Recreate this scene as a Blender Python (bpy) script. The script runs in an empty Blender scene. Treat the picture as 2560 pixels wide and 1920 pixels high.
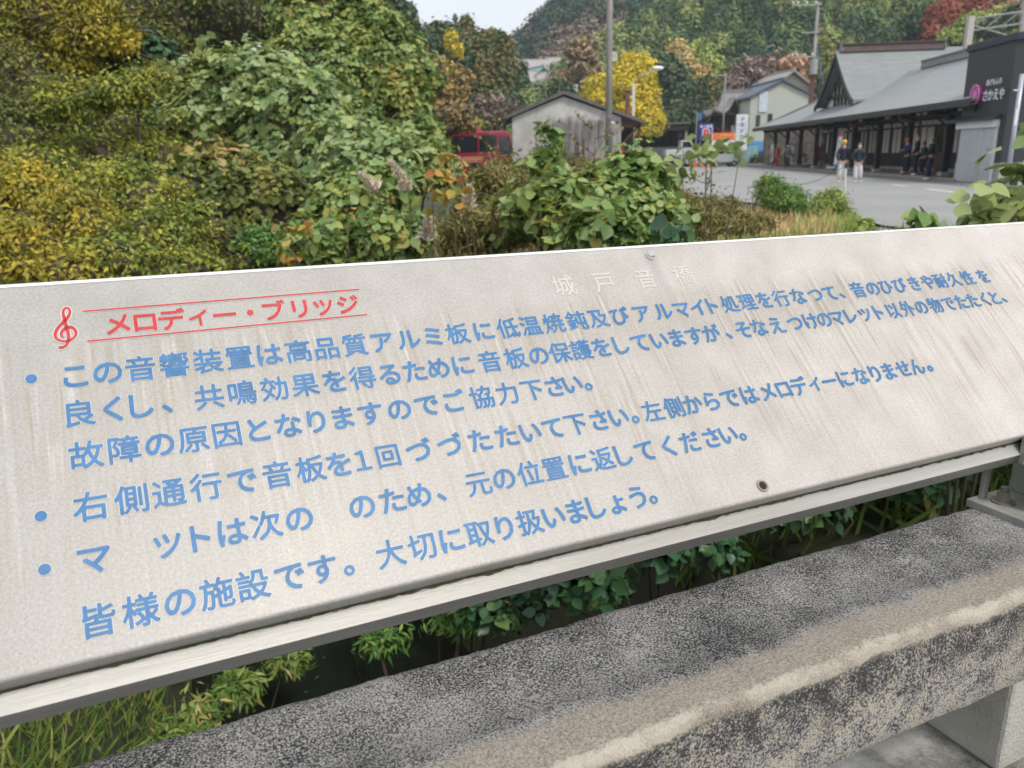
import bpy, bmesh, math, random
import numpy as np
from mathutils import Matrix, Vector
C = bpy.context
scene = C.scene
COL = scene.collection
random.seed(7)
rng = np.random.default_rng(11)
PI = math.pi

# ---------------------------------------------------------------- camera, sky, sun, exposure
F = 1979.0                                   # focal length in pixels of the 2560 x 1920 photograph
CAM = np.array([0.0, 0.0, 1.5])
ROLL = math.radians(-1.5)
PITCH = math.atan(573 / F)
UPC = np.array([math.sin(ROLL) * math.cos(PITCH), -math.cos(ROLL) * math.cos(PITCH), -math.sin(PITCH)])
FWC = np.array([0, 0, 1.0]) - UPC[2] * UPC
FWC /= np.linalg.norm(FWC)
RTC = np.cross(FWC, UPC)
if RTC[0] < 0: RTC = -RTC
RC = np.array([RTC, FWC, UPC])               # camera axes -> world axes
cam = bpy.data.cameras.new('camera')
cam.sensor_width = 36; cam.sensor_fit = 'HORIZONTAL'; cam.lens = F / 2560 * 36
cam.clip_start = 0.02; cam.clip_end = 3000
cam.dof.use_dof = True; cam.dof.focus_distance = 1.15; cam.dof.aperture_fstop = 8.5
camo = bpy.data.objects.new('camera', cam); COL.objects.link(camo)
camo.matrix_world = Matrix([[RC[i, 0], -RC[i, 1], -RC[i, 2], CAM[i]] for i in range(3)] + [[0, 0, 0, 1]])
scene.camera = camo
scene.view_settings.view_transform = 'Standard'; scene.view_settings.look = 'None'
scene.view_settings.exposure = 0.80; scene.view_settings.gamma = 1
SUN_EL = math.radians(52); SUN_AZ = math.radians(140)      # azimuth clockwise from +Y: behind the camera, to the right
sund = Vector((math.sin(SUN_AZ) * math.cos(SUN_EL), math.cos(SUN_AZ) * math.cos(SUN_EL), math.sin(SUN_EL)))
sl = bpy.data.lights.new('sun', 'SUN'); sl.energy = 1.5; sl.angle = math.radians(14); sl.color = (1, 0.93, 0.83)
so = bpy.data.objects.new('sun', sl); COL.objects.link(so)
so.rotation_euler = sund.to_track_quat('Z', 'Y').to_euler()
w = bpy.data.worlds.new('World'); scene.world = w; w.use_nodes = True
nt = w.node_tree; nt.nodes.clear()
wo = nt.nodes.new('ShaderNodeOutputWorld'); bg = nt.nodes.new('ShaderNodeBackground'); bg.inputs[1].default_value = 0.1
sk = nt.nodes.new('ShaderNodeTexSky'); sk.sky_type = 'NISHITA'; sk.sun_disc = False
sk.sun_elevation = SUN_EL; sk.sun_rotation = SUN_AZ; sk.dust_density = 2.0
tcw = nt.nodes.new('ShaderNodeTexCoord'); nz = nt.nodes.new('ShaderNodeTexNoise'); nz.inputs['Scale'].default_value = 2.2; nz.inputs['Detail'].default_value = 6
rp = nt.nodes.new('ShaderNodeValToRGB'); rp.color_ramp.elements[0].position = 0.3; rp.color_ramp.elements[1].position = 0.62
rp.color_ramp.elements[0].color = (0.72,) * 3 + (1,); rp.color_ramp.elements[1].color = (0.97,) * 3 + (1,)
mx = nt.nodes.new('ShaderNodeMix'); mx.data_type = 'RGBA'; mx.inputs['B'].default_value = (6.35, 6.5, 6.75, 1)   # cloud cover
nt.links.new(tcw.outputs['Generated'], nz.inputs['Vector']); nt.links.new(nz.outputs['Fac'], rp.inputs[0])
nt.links.new(rp.outputs[0], mx.inputs['Factor']); nt.links.new(sk.outputs[0], mx.inputs['A'])
nt.links.new(mx.outputs['Result'], bg.inputs[0]); nt.links.new(bg.outputs[0], wo.inputs[0])
scene.cycles.max_bounces = 6; scene.cycles.diffuse_bounces = 3; scene.cycles.glossy_bounces = 3
scene.cycles.transmission_bounces = 3; scene.cycles.transparent_max_bounces = 4

# ---------------------------------------------------------------- helpers: where a sight line meets the place
def ray(px, py): return RC @ np.array([px - 1280.0, py - 960.0, F])
def at(px, py, Y):                            # point on that sight line at depth Y
    d = ray(px, py); return CAM + d * (Y / d[1])
def gp(px, py, z=0.0):                        # point on the ground
    d = ray(px, py); return CAM + d * ((z - CAM[2]) / d[2])
def proj(p):
    q = RC.T @ (np.asarray(p, float) - CAM); return 1280 + F * q[0] / q[2], 960 + F * q[1] / q[2]
def nrm(a): a = np.asarray(a, float); return a / np.linalg.norm(a)
def frame(o, x, y, z): return Matrix([[x[i], y[i], z[i], o[i]] for i in range(3)] + [[0, 0, 0, 1]])
WM = {}
def tag(o, label, cat, group=None):
    o['label'] = label; o['category'] = cat
    if group: o['group'] = group
    return o
def thing(name, label, cat, M=None, group=None):
    o = bpy.data.objects.new(name, None); COL.objects.link(o); o.empty_display_size = 0.2
    M = Matrix(M) if M is not None else Matrix()
    o.matrix_world = M; WM[o.name] = M
    return tag(o, label, cat, group)
def T(p, yaw=0.0): return Matrix.Translation(Vector([float(a) for a in p])) @ Matrix.Rotation(yaw, 4, 'Z')
def put(me, name, parent=None, M=None, kind=None):
    o = bpy.data.objects.new(name, me); COL.objects.link(o)
    if parent is not None: o.parent = parent; WM[o.name] = WM[parent.name]
    else:
        M = M if M is not None else Matrix(); o.matrix_world = M; WM[o.name] = M
    if kind: o['kind'] = kind
    return o

class MB:
    """collects shapes (world coordinates unless loc=True) into ONE mesh"""
    def __init__(s): s.v = []; s.f = []; s.mi = []; s.cur = 0
    def add(s, vs, fs):
        n = len(s.v); s.v += [tuple(map(float, v)) for v in vs]; s.f += [tuple(i + n for i in f) for f in fs]; s.mi += [s.cur] * len(fs); return s
    def box(s, c, d, ax=None):
        c = np.asarray(c, float); A = np.eye(3) if ax is None else np.array([np.asarray(a, float) for a in ax])
        vs = [c + A[0] * d[0] / 2 * i + A[1] * d[1] / 2 * j + A[2] * d[2] / 2 * k for i in (-1, 1) for j in (-1, 1) for k in (-1, 1)]
        fs = [(0, 1, 3, 2), (4, 6, 7, 5), (0, 4, 5, 1), (2, 3, 7, 6), (0, 2, 6, 4), (1, 5, 7, 3)]
        if np.linalg.det(A) < 0: fs = [f[::-1] for f in fs]
        return s.add(vs, fs)
    def span(s, a, b, mapf):                  # box between two corners given in a mapped frame
        vs = [mapf(x, y, z) for x in (a[0], b[0]) for y in (a[1], b[1]) for z in (a[2], b[2])]
        return s.add(vs, [(0, 1, 3, 2), (4, 6, 7, 5), (0, 4, 5, 1), (2, 3, 7, 6), (0, 2, 6, 4), (1, 5, 7, 3)])
    def tube(s, path, r, n=8, cap=True):
        P = [np.asarray(p, float) for p in path]; k = len(P); rs = list(r) if hasattr(r, '__len__') else [r] * k
        vs = []; ref = None
        for i in range(k):
            t = nrm(P[min(i + 1, k - 1)] - P[max(i - 1, 0)])
            if ref is None: ref = np.array([0, 0, 1.0]) if abs(t[2]) < .9 else np.array([1.0, 0, 0])
            a = ref - t * ref.dot(t); a = nrm(a); b = np.cross(t, a); ref = a
            vs += [P[i] + rs[i] * (a * math.cos(2 * PI * j / n) + b * math.sin(2 * PI * j / n)) for j in range(n)]
        fs = [(i * n + j, i * n + (j + 1) % n, (i + 1) * n + (j + 1) % n, (i + 1) * n + j) for i in range(k - 1) for j in range(n)]
        if cap: fs += [tuple(range(n))[::-1], tuple((k - 1) * n + j for j in range(n))]
        return s.add(vs, fs)
    def prism(s, poly, mapf, z0, z1):         # poly in (x,y), extruded z0..z1 in the mapped frame
        n = len(poly); vs = [mapf(x, y, z0) for x, y in poly] + [mapf(x, y, z1) for x, y in poly]
        fs = [tuple(range(n))[::-1], tuple(range(n, 2 * n))] + [(i, (i + 1) % n, n + (i + 1) % n, n + i) for i in range(n)]
        return s.add(vs, fs)
    def ring(s, c, ax1, ax2, R, r, n=20, m=6):
        c = np.asarray(c, float); a1 = nrm(ax1); a2 = nrm(ax2); a3 = np.cross(a1, a2); vs = []
        for i in range(n):
            t = 2 * PI * i / n; d = a1 * math.cos(t) + a2 * math.sin(t)
            vs += [c + d * (R + r * math.cos(2 * PI * j / m)) + a3 * r * math.sin(2 * PI * j / m) for j in range(m)]
        return s.add(vs, [(i * m + j, i * m + (j + 1) % m, ((i + 1) % n) * m + (j + 1) % m, ((i + 1) % n) * m + j) for i in range(n) for j in range(m)])
    def disc(s, c, axis, r, h, n=20, r2=None):
        c = np.asarray(c, float); a = nrm(axis); return s.tube([c, c + a * h], [r, r if r2 is None else r2], n)
    def ball(s, c, r, n=10, m=7):
        c = np.asarray(c, float); r = np.asarray(r if hasattr(r, '__len__') else [r] * 3, float); vs = [c + r * [0, 0, 1]]
        for i in range(1, m):
            p = PI * i / m; vs += [c + r * np.array([math.sin(p) * math.cos(2 * PI * j / n), math.sin(p) * math.sin(2 * PI * j / n), math.cos(p)]) for j in range(n)]
        vs.append(c - r * [0, 0, 1]); e = len(vs) - 1
        fs = [(0, 1 + j, 1 + (j + 1) % n) for j in range(n)]
        fs += [(1 + (i - 1) * n + j, 1 + i * n + j, 1 + i * n + (j + 1) % n, 1 + (i - 1) * n + (j + 1) % n) for i in range(1, m - 1) for j in range(n)]
        fs += [(e, 1 + (m - 2) * n + (j + 1) % n, 1 + (m - 2) * n + j) for j in range(n)]
        return s.add(vs, fs)
    def build(s, name, mats, parent=None, M=None, smooth=False, bevel=0, kind=None, loc=False, seg=2):
        V = np.array(s.v, float)
        base = WM[parent.name] if parent is not None else (M if M is not None else Matrix())
        if not loc and len(V):
            inv = np.array(base.inverted()); V = V @ inv[:3, :3].T + inv[:3, 3]
        me = bpy.data.meshes.new(name); me.from_pydata(V.tolist(), [], s.f)
        mats = mats if isinstance(mats, (list, tuple)) else [mats]
        for m in mats: me.materials.append(m)
        if len(mats) > 1: me.polygons.foreach_set('material_index', s.mi)
        bm = bmesh.new(); bm.from_mesh(me); bmesh.ops.recalc_face_normals(bm, faces=bm.faces); bm.to_mesh(me); bm.free()
        if smooth: me.polygons.foreach_set('use_smooth', [True] * len(me.polygons))
        me.update()
        o = put(me, name, parent, M, kind)
        if bevel:
            b = o.modifiers.new('bevel', 'BEVEL'); b.width = bevel; b.segments = seg; b.limit_method = 'ANGLE'; b.angle_limit = math.radians(35)
        return o

# ---------------------------------------------------------------- materials
def newmat(name):
    m = bpy.data.materials.new(name); m.use_nodes = True; n = m.node_tree; n.nodes.clear()
    out = n.nodes.new('ShaderNodeOutputMaterial'); b = n.nodes.new('ShaderNodeBsdfPrincipled'); n.links.new(b.outputs[0], out.inputs[0])
    return m, n, b, out
def node(n, t, ins=None, **kw):
    q = n.nodes.new('ShaderNode' + t)
    for k, v in kw.items(): setattr(q, k, v)
    for k, v in (ins or {}).items():
        if isinstance(v, bpy.types.NodeSocket): n.links.new(v, q.inputs[k])
        else: q.inputs[k].default_value = v
    return q
def c4(c): return (c[0], c[1], c[2], 1)
def ramp(n, fac, stops, interp='LINEAR'):
    r = n.nodes.new('ShaderNodeValToRGB'); cr = r.color_ramp; cr.interpolation = interp
    while len(cr.elements) < len(stops): cr.elements.new(0.5)
    for e, (p, c) in zip(cr.elements, stops):
        e.position = p; e.color = c4(c) if hasattr(c, '__len__') else (c, c, c, 1)
    n.links.new(fac, r.inputs[0]); return r.outputs[0]
def mixc(n, fac, a, b, bt='MIX'):
    q = n.nodes.new('ShaderNodeMix'); q.data_type = 'RGBA'; q.blend_type = bt
    for k, v in (('Factor', fac), ('A', a), ('B', b)):
        if isinstance(v, bpy.types.NodeSocket): n.links.new(v, q.inputs[k])
        elif k == 'Factor': q.inputs[k].default_value = v
        else: q.inputs[k].default_value = c4(v)
    return q.outputs['Result']
def math_(n, op, a, b=0.0):
    q = n.nodes.new('ShaderNodeMath'); q.operation = op
    for i, v in enumerate((a, b)):
        if isinstance(v, bpy.types.NodeSocket): n.links.new(v, q.inputs[i])
        else: q.inputs[i].default_value = v
    return q.outputs[0]
def ocoord(n, scale=(1, 1, 1)):
    tc = n.nodes.new('ShaderNodeTexCoord')
    return node(n, 'Mapping', {'Vector': tc.outputs['Object'], 'Scale': scale}).outputs[0]
def noise(n, vec, scale, detail=4, rough=.55): return node(n, 'TexNoise', {'Vector': vec, 'Scale': scale, 'Detail': detail, 'Roughness': rough}).outputs['Fac']
def mat(name, col, rough=.6, metal=0, var=.25, scale=6, stretch=(1, 1, 1), bump=0, bscale=60, spec=.5, dirt=None, dirtamt=.5, coat=0):
    m, n, b, out = newmat(name)
    v = ocoord(n, stretch); f = noise(n, v, scale, 5, .6)
    lo = [c * (1 - var) for c in col]; hi = [min(1, c * (1 + var)) for c in col]
    colr = ramp(n, f, [(.3, lo), (.7, hi)])
    if dirt is not None:
        f2 = noise(n, v, scale * .45, 6, .7)
        colr = mixc(n, ramp(n, f2, [(.45, 0), (.7, dirtamt)]), colr, dirt)
    n.links.new(colr, b.inputs['Base Color'])
    b.inputs['Roughness'].default_value = rough; b.inputs['Metallic'].default_value = metal
    b.inputs['Specular IOR Level'].default_value = spec; b.inputs['Coat Weight'].default_value = coat
    if bump:
        h = noise(n, v, bscale, 4, .6)
        bp = node(n, 'Bump', {'Height': h, 'Strength': bump, 'Distance': .01}); n.links.new(bp.outputs[0], b.inputs['Normal'])
    return m
GAIN = 1.78
def leafmat(name, stops, rough=.5, transl=.25, spec=.35, tintw=.55, pscale=0, pcol=None, pamt=.6, gain=None):
    g_ = GAIN if gain is None else gain; stops = [tuple(min(.78, v * g_) for v in c) for c in stops]; pcol = None if pcol is None else tuple(min(.78, v * g_) for v in pcol)
    m, n, b, out = newmat(name)
    a = node(n, 'Attribute', attribute_name='tint').outputs['Fac']
    r = node(n, 'NewGeometry').outputs['Random Per Island']
    fac = math_(n, 'ADD', math_(n, 'MULTIPLY', a, tintw), math_(n, 'MULTIPLY', r, 1 - tintw))
    k = len(stops); colr = ramp(n, fac, [(.12 + .76 * i / max(1, k - 1), c) for i, c in enumerate(stops)])
    if pscale:
        f = noise(n, ocoord(n), pscale, 3); colr = mixc(n, ramp(n, f, [(.5, 0), (.66, pamt)]), colr, pcol)
    n.links.new(colr, b.inputs['Base Color'])
    b.inputs['Roughness'].default_value = rough; b.inputs['Specular IOR Level'].default_value = spec
    if transl:
        t = node(n, 'BsdfTranslucent', {'Color': mixc(n, .35, colr, (.3, .32, .04))}); mxs = node(n, 'MixShader', {0: transl, 1: b.outputs[0], 2: t.outputs[0]})
        n.links.new(mxs.outputs[0], out.inputs[0])
    return m

# ---------------------------------------------------------------- glyphs (built-in font) and lettering
_gl = {}
def glyph(ch, off):
    k = (ch, off)
    if k not in _gl:
        cu = bpy.data.curves.new('glyph', 'FONT'); cu.body = ch; cu.size = 1; cu.offset = off; cu.resolution_u = 3; cu.fill_mode = 'FRONT'
        o = bpy.data.objects.new('glyph', cu); COL.objects.link(o)
        me = bpy.data.meshes.new_from_object(o.evaluated_get(C.evaluated_depsgraph_get()))
        v = np.array([tuple(q.co)[:2] for q in me.vertices]); f = [tuple(p.vertices) for p in me.polygons]
        bpy.data.objects.remove(o); bpy.data.meshes.remove(me); bpy.data.curves.remove(cu); _gl[k] = (v, f)
    return _gl[k]
def letters(name, items, m, parent=None, z=0.0, off=.02, M=None, xs=1.0):
    """items: (char, x centre, y centre, size); ink centred on x, em box centred on y (punctuation: ink centred)"""
    mb = MB()
    off0 = off
    for ch, x, y, sz in items:
        off = (.022 if ord(ch) >= 0x4e00 else .028) if off0 is None else off0
        v, f = glyph(ch, 0.0); v0 = v
        cx = (v0[:, 0].min() + v0[:, 0].max()) / 2
        cy = (v0[:, 1].min() + v0[:, 1].max()) / 2 if ch in '、。・' or ord(ch) < 256 else .38
        nb = 0 if off <= 0 else (6 if off < .03 else 10)   # weight of the stroke: the glyph with small shifts in a ring
        for i in range(nb + 1):
            dx, dy = (0, 0) if i == 0 else (off * math.cos(2 * PI * i / nb), off * math.sin(2 * PI * i / nb))
            mb.add([(x + (p[0] - cx + dx) * sz * xs, y + (p[1] - cy + dy) * sz, z + i * 1.2e-5) for p in v], f)
    return mb.build(name, m, parent, M=M, loc=True)
def word(txt, x, y, sz, step, vert=False):
    k = len(txt); return [(c, x + (0 if vert else (i - (k - 1) / 2) * step), y - ((i - (k - 1) / 2) * step if vert else 0), sz) for i, c in enumerate(txt) if c != ' ']

# ---------------------------------------------------------------- foliage
TM = {
 'kudzu': (np.array([(0, 0, 0), (.22, .40, .03), (.58, .40, .02), (1.05, 0, -.06), (.58, -.40, .02), (.22, -.40, .03), (.5, 0, -.07)]),
           [(6, 0, 1), (6, 1, 2), (6, 2, 3), (6, 3, 4), (6, 4, 5), (6, 5, 0)]),
 'kudzuhd': (np.array([(0, 0, 0), (.10, .27, .03), (.33, .44, .03), (.60, .38, .01), (.84, .19, -.03), (1.06, 0, -.09), (.84, -.19, -.03), (.60, -.38, .01), (.33, -.44, .03), (.10, -.27, .03), (.33, 0, -.05), (.68, 0, -.07)]),
           [(0, 1, 10), (1, 2, 10), (2, 3, 11, 10), (3, 4, 11), (4, 5, 11), (5, 6, 11), (6, 7, 11), (7, 8, 10, 11), (8, 9, 10), (9, 0, 10)]),
 'ovate': (np.array([(0, 0, 0), (.45, .26, .05), (1, 0, -.04), (.45, -.26, .05)]), [(0, 1, 2), (0, 2, 3)]),
 'lance': (np.array([(0, 0, 0), (.4, .13, .03), (1, 0, -.1), (.4, -.13, .03)]), [(0, 1, 2), (0, 2, 3)]),
 'clump': (np.array([(-.5, -.1, -.12), (-.15, -.5, .05), (.42, -.38, -.1), (.55, .15, .04), (.1, .5, -.12), (-.36, .38, .02)]), [(0, 1, 2, 3), (0, 3, 4, 5)]),
 'blade': (np.array([(0, -.035, 0), (0, .035, 0), (.35, .03, .06), (.35, -.03, .06), (.75, .02, .06), (.75, -.02, .06), (1.02, 0, -.05)]), [(0, 1, 2, 3), (3, 2, 4, 5), (5, 4, 6)]),
 'needle': (np.array([(-.5, -.12, 0), (.5, -.2, -.1), (.55, .2, -.12), (-.5, .12, .03)]), [(0, 1, 2, 3)]),
}
def leaves(name, P, N, S, tmpl, m, parent=None, tip=None, tint=None, kind=None, M=None):
    """P positions (world), N normals, S sizes; tip = preferred tip direction or None"""
    P = np.asarray(P, float); k = len(P); N = np.asarray(N, float); N = N / (np.linalg.norm(N, axis=1, keepdims=True) + 1e-9)
    d = rng.normal(size=(k, 3)) if tip is None else np.asarray(tip, float) + rng.normal(size=(k, 3)) * .35
    t = d - N * (d * N).sum(1, keepdims=True); t /= np.linalg.norm(t, axis=1, keepdims=True) + 1e-9
    b = np.cross(N, t); tv, tf = TM[tmpl]; S = np.broadcast_to(S, (k,))[:, None, None]
    V = P[:, None, :] + S * (tv[None, :, 0:1] * t[:, None, :] + tv[None, :, 1:2] * b[:, None, :] + tv[None, :, 2:3] * N[:, None, :])
    nv = len(tv); V = V.reshape(-1, 3)
    base = WM[parent.name] if parent is not None else (M if M is not None else Matrix())
    inv = np.array(base.inverted()); V = V @ inv[:3, :3].T + inv[:3, 3]
    lens = np.array([len(f) for f in tf]); idx = np.concatenate([np.array(f) for f in tf])
    loops = (np.arange(k)[:, None] * nv + idx[None, :]).ravel().astype(np.int32)
    lt = np.tile(lens, k).astype(np.int32); ls = np.concatenate([[0], np.cumsum(lt)[:-1]]).astype(np.int32)
    me = bpy.data.meshes.new(name); me.vertices.add(len(V)); me.vertices.foreach_set('co', V.astype(np.float32).ravel())
    me.loops.add(len(loops)); me.loops.foreach_set('vertex_index', loops)
    me.polygons.add(len(lt)); me.polygons.foreach_set('loop_start', ls); me.polygons.foreach_set('loop_total', lt)
    a = me.attributes.new('tint', 'FLOAT', 'POINT')
    tn = np.full(k, .5) if tint is None else np.clip(tint, 0, 1)
    a.data.foreach_set('value', np.repeat(tn, nv).astype(np.float32))
    me.materials.append(m); me.update(calc_edges=True); me.validate()
    return put(me, name, parent, M, kind)
def sublumps(ells, k, f, lo=-.35, squash=.8):
    out = []
    for e in ells:
        e = np.asarray(e, float); c, r = e[:3], e[3:6]
        for _ in range(k):
            while True:
                d = rng.normal(size=3); d /= np.linalg.norm(d)
                if d[2] > lo: break
            rr = f * r.mean() * rng.uniform(.55, 1.35)
            out.append(np.concatenate([c + r * d * rng.uniform(.72, .98), [rr * rng.uniform(.9, 1.3), rr * rng.uniform(.9, 1.3), rr * squash * rng.uniform(.8, 1.2)]]))
    return np.array(out)
def scatter(lumps, n, lo=-.4, up=.35, jit=.45, shell=(.8, 1.08)):
    lumps = np.asarray(lumps); A = (lumps[:, 3] * lumps[:, 4] + lumps[:, 3] * lumps[:, 5] + lumps[:, 4] * lumps[:, 5]); A = A / A.sum()
    i = rng.choice(len(lumps), n, p=A); d = rng.normal(size=(n, 3)); d /= np.linalg.norm(d, axis=1, keepdims=True)
    flip = d[:, 2] < lo; d[flip, 2] *= -1
    L = lumps[i]; P = L[:, :3] + L[:, 3:6] * d * rng.uniform(*shell, size=(n, 1))
    N = d / L[:, 3:6]; N /= np.linalg.norm(N, axis=1, keepdims=True); N[:, 2] += up; N += rng.normal(size=(n, 3)) * jit
    lt = rng.uniform(0, 1, len(lumps)); return P, N, np.clip(lt[i] + rng.normal(size=n) * .12, 0, 1)
def trifoliate(P, N, S):                      # three leaflets per kudzu leaf, tips hanging
    k = len(P); d = np.array([0, 0, -.8]) + rng.normal(size=(k, 3)) * .75; Nn = N / np.linalg.norm(N, axis=1, keepdims=True)
    t = d - Nn * (d * Nn).sum(1, keepdims=True); t /= np.linalg.norm(t, axis=1, keepdims=True); b = np.cross(Nn, t); S = np.broadcast_to(S, (k,))[:, None]
    P3 = np.concatenate([P + t * S * .25, P + b * S * .12, P - b * S * .12]); T3 = np.concatenate([t, t * .25 + b, t * .25 - b])
    N3 = np.concatenate([Nn, Nn + b * .25, Nn - b * .25]); return P3, N3 + rng.normal(size=N3.shape) * .12, np.concatenate([S, S * .9, S * .9]).ravel(), T3
def pxe(px, py, wpx, hpx, Y, dr=.8):          # ellipsoid that fills a patch of the view at depth Y
    c = at(px, py, Y); rx = wpx / 2 * Y / F; rz = hpx / 2 * Y / F; return (c[0], c[1], c[2], rx, min(rx, rz * 1.6) * dr, rz)
def dark_fill_mb(ells, s):
    mb = MB()
    for e in ells: mb.ball(e[:3], [e[3] * s, e[4] * s, e[5] * s], 12, 8)
    return mb
def plant(name, label, ells, n, size, tmpl, m, cat=None, k=14, f=.33, core=.72, stems=3, group=None, ground=None, up=.35, jit=.62, lo=-.7, tri=False, stem_r=.03, szv=.35, trunk=False, shell=(.8, 1.08), squash=.8, fill=.36, dens=2.4, stray=.10, shoots=None):
    ells = [tuple(e) for e in ells]; E = np.array(ells); cen = E[:, :3].mean(0)
    gz_ = gz(cen[0], cen[1]) if ground is None else ground
    cat = cat or name.replace('_', ' '); root = thing(name, label, cat, T((cen[0], cen[1], gz_)), group)
    n = int(n * dens); L = sublumps([tuple(e[:3]) + tuple(np.array(e[3:6]) * (1 - f * .55)) for e in ells], k, f, lo, squash); P, N, tt = scatter(L, int(n * (1 - fill)), lo, up, jit, shell)
    if fill:
        Pb, Nb, tb = scatter(E, int(n * fill), lo, up, jit, (.62, .93)); P = np.concatenate([P, Pb]); N = np.concatenate([N, Nb]); tt = np.concatenate([tt, np.clip(.5 + .35 * np.sin(Pb[:, 0] * 2.3 / E[:, 3].mean()) * np.sin(Pb[:, 2] * 3.1 / E[:, 5].mean()) + rng.normal(size=len(Pb)) * .15, 0, 1)])
    ns = (max(6, n // 110) if shoots is None else shoots) if tmpl in ('kudzu', 'kudzuhd', 'ovate', 'lance') else 0; mr = E[:, 3].mean(); arcs = []
    if ns:
        SP = []; SN = []
        for _ in range(ns):
            e = E[rng.integers(len(E))]; d = rng.normal(size=3); d[2] = abs(d[2]) * .9 - .15; d /= np.linalg.norm(d); p0 = e[:3] + e[3:6] * d * .86; v = nrm(d + np.array([0, 0, .5]) + rng.normal(size=3) * .45); ln = min(.6, mr) * rng.uniform(.25, .75); q_ = [p0 + v * ln * t - np.array([0, 0, 1]) * ln * .45 * t * t for t in np.linspace(0, 1, 6)]; arcs.append(q_)
            for t in rng.uniform(.15, 1, max(4, int(ln / size * .9))):
                SP.append(p0 + v * ln * t - np.array([0, 0, 1]) * ln * .45 * t * t + rng.normal(size=3) * size * .25); SN.append(rng.normal(size=3) * .7 + d * .5 + [0, 0, .5])
        P = np.concatenate([P, SP]); N = np.concatenate([N, SN]); tt = np.concatenate([tt, rng.uniform(0, 1, len(SP))])
    st_ = rng.random(len(P)) < stray; P[st_] += N[st_] / np.linalg.norm(N[st_], axis=1, keepdims=True) * (rng.random((st_.sum(), 1)) * 2.6 * size)
    S = size * np.clip(rng.normal(1, szv, len(P)), .45, 1.9)
    part = 'crown' if trunk else 'foliage'
    if tri:
        P3, N3, S3, T3 = trifoliate(P, N, S); leaves(part, P3, N3, S3, tmpl, m, root, T3, np.tile(tt, 3))
    else: leaves(part, P, N, S, tmpl, m, root, None if tmpl in ('clump', 'needle') else (0, 0, -.35), tt)
    mb = MB()
    if core: mb = dark_fill_mb(ells, core * .86)  # solid dark balls added inside the leaves for the inner shade
    for q_ in (arcs if core else []): mb.tube(q_, [stem_r * .12 + .0015] * 5 + [.001], 4, False)
    for i in range(stems):
        e = ells[i % len(ells)]; b0 = np.array([cen[0] + rng.normal() * .15 * E[:, 3].mean(), cen[1] + rng.normal() * .15 * E[:, 4].mean(), gz_ - .05]) if not trunk else np.array([cen[0], cen[1], gz_ - .1])
        top = np.array(e[:3]) + np.array([rng.normal() * .2 * e[3], rng.normal() * .2 * e[4], .45 * e[5]])
        mid = (b0 + top) / 2 + rng.normal(size=3) * .05 * np.linalg.norm(top - b0) * np.array([1, 1, .2])
        mb.tube([b0, mid, top], [stem_r, stem_r * .7, stem_r * .25], 7)
    if mb.v: mb.build('trunk' if trunk else 'stems', M_['bark'], root, smooth=True)  # real stems together with the dark inner fill
    return root
M_ = {}

# ---------------------------------------------------------------- frames of the bridge
D1 = nrm(ray(5530, 371)); _up = -ray(-174, -3085); _up = -(_up - D1 * _up.dot(D1)); BU = nrm(_up)
if BU[2] < 0: BU = -BU
BN = np.cross(D1, BU); BN = BN if BN[1] < 0 else -BN            # board normal, towards the reader
BX = ray(1625, 640) / F * 1.2 + CAM                              # the bolt
MBOARD = frame(BX, D1, BU, BN)
Z3 = np.array([0, 0, 1.0]); WU = nrm(Z3 - D1 * D1[2]); WFW = np.cross(WU, D1); WFW = WFW if WFW[1] > 0 else -WFW
def Bp(u, v, w): return BX + D1 * u + BU * v + BN * w
def Wp(a, b, c): return CAM + D1 * a + WFW * b + WU * c

# ---------------------------------------------------------------- common materials
M_['bark'] = mat('bark', (.075, .058, .042), .9, var=.4, scale=5, stretch=(1, 1, .3))
M_['alu'] = mat('weathered_aluminium', (.43, .425, .41), .42, .25, var=.12, scale=9, stretch=(.15, 3, 3), dirt=(.16, .15, .11), dirtamt=.5, bump=.15, bscale=200)
M_['trim'] = mat('sky_bright_aluminium', (.80, .81, .83), .38, .15, var=.04, scale=6)  # near-white colour carries the sky's reflection on the top edge
M_['steel'] = mat('stainless_steel', (.72, .72, .71), .16, 1, var=.05)
M_['galv'] = mat('galvanised_steel', (.36, .365, .34), .5, .25, var=.18, scale=14, dirt=(.13, .13, .09), dirtamt=.5)
M_['rustnut'] = mat('dull_brown_steel', (.20, .185, .15), .55, .35, var=.3, scale=40)
M_['black'] = mat('black_void', (.012, .012, .012), .8)
M_['blue'] = mat('blue_paint', (.028, .143, .335), .5, var=.18, scale=45, dirt=(.12, .25, .44), dirtamt=.35)
M_['red'] = mat('red_paint', (.46, .020, .025), .5, var=.2, scale=45, dirt=(.48, .08, .08), dirtamt=.3)
M_['halo'] = mat('bare_aluminium_line', (.60, .59, .57), .4, var=.10)
M_['ghost'] = mat('worn_pale_paint', (.512, .477, .444), .5, var=.06, scale=30)
M_['timber'] = mat('dark_stained_timber', (.018, .016, .016), .6, var=.3, scale=3, stretch=(4, 4, .6))
M_['plaster'] = mat('cream_plaster', (.74, .71, .64), .8, var=.08, scale=3)
M_['white'] = mat('white_paint', (.74, .75, .76), .45, var=.05)
M_['concrete'] = mat('grey_concrete', (.36, .355, .34), .85, var=.18, scale=2.5, dirt=(.12, .11, .1), dirtamt=.5)
M_['tile'] = mat('grey_roof_tile', (.20, .19, .19), .6, var=.25, scale=3, stretch=(1, 1, 3))
M_['glass'] = mat('dark_glass', (.012, .016, .02), .08, spec=.8)
M_['rubber'] = mat('black_rubber', (.02, .02, .02), .8)
M_['darkmetal'] = mat('dark_metal', (.05, .05, .055), .5, .4)
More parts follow.
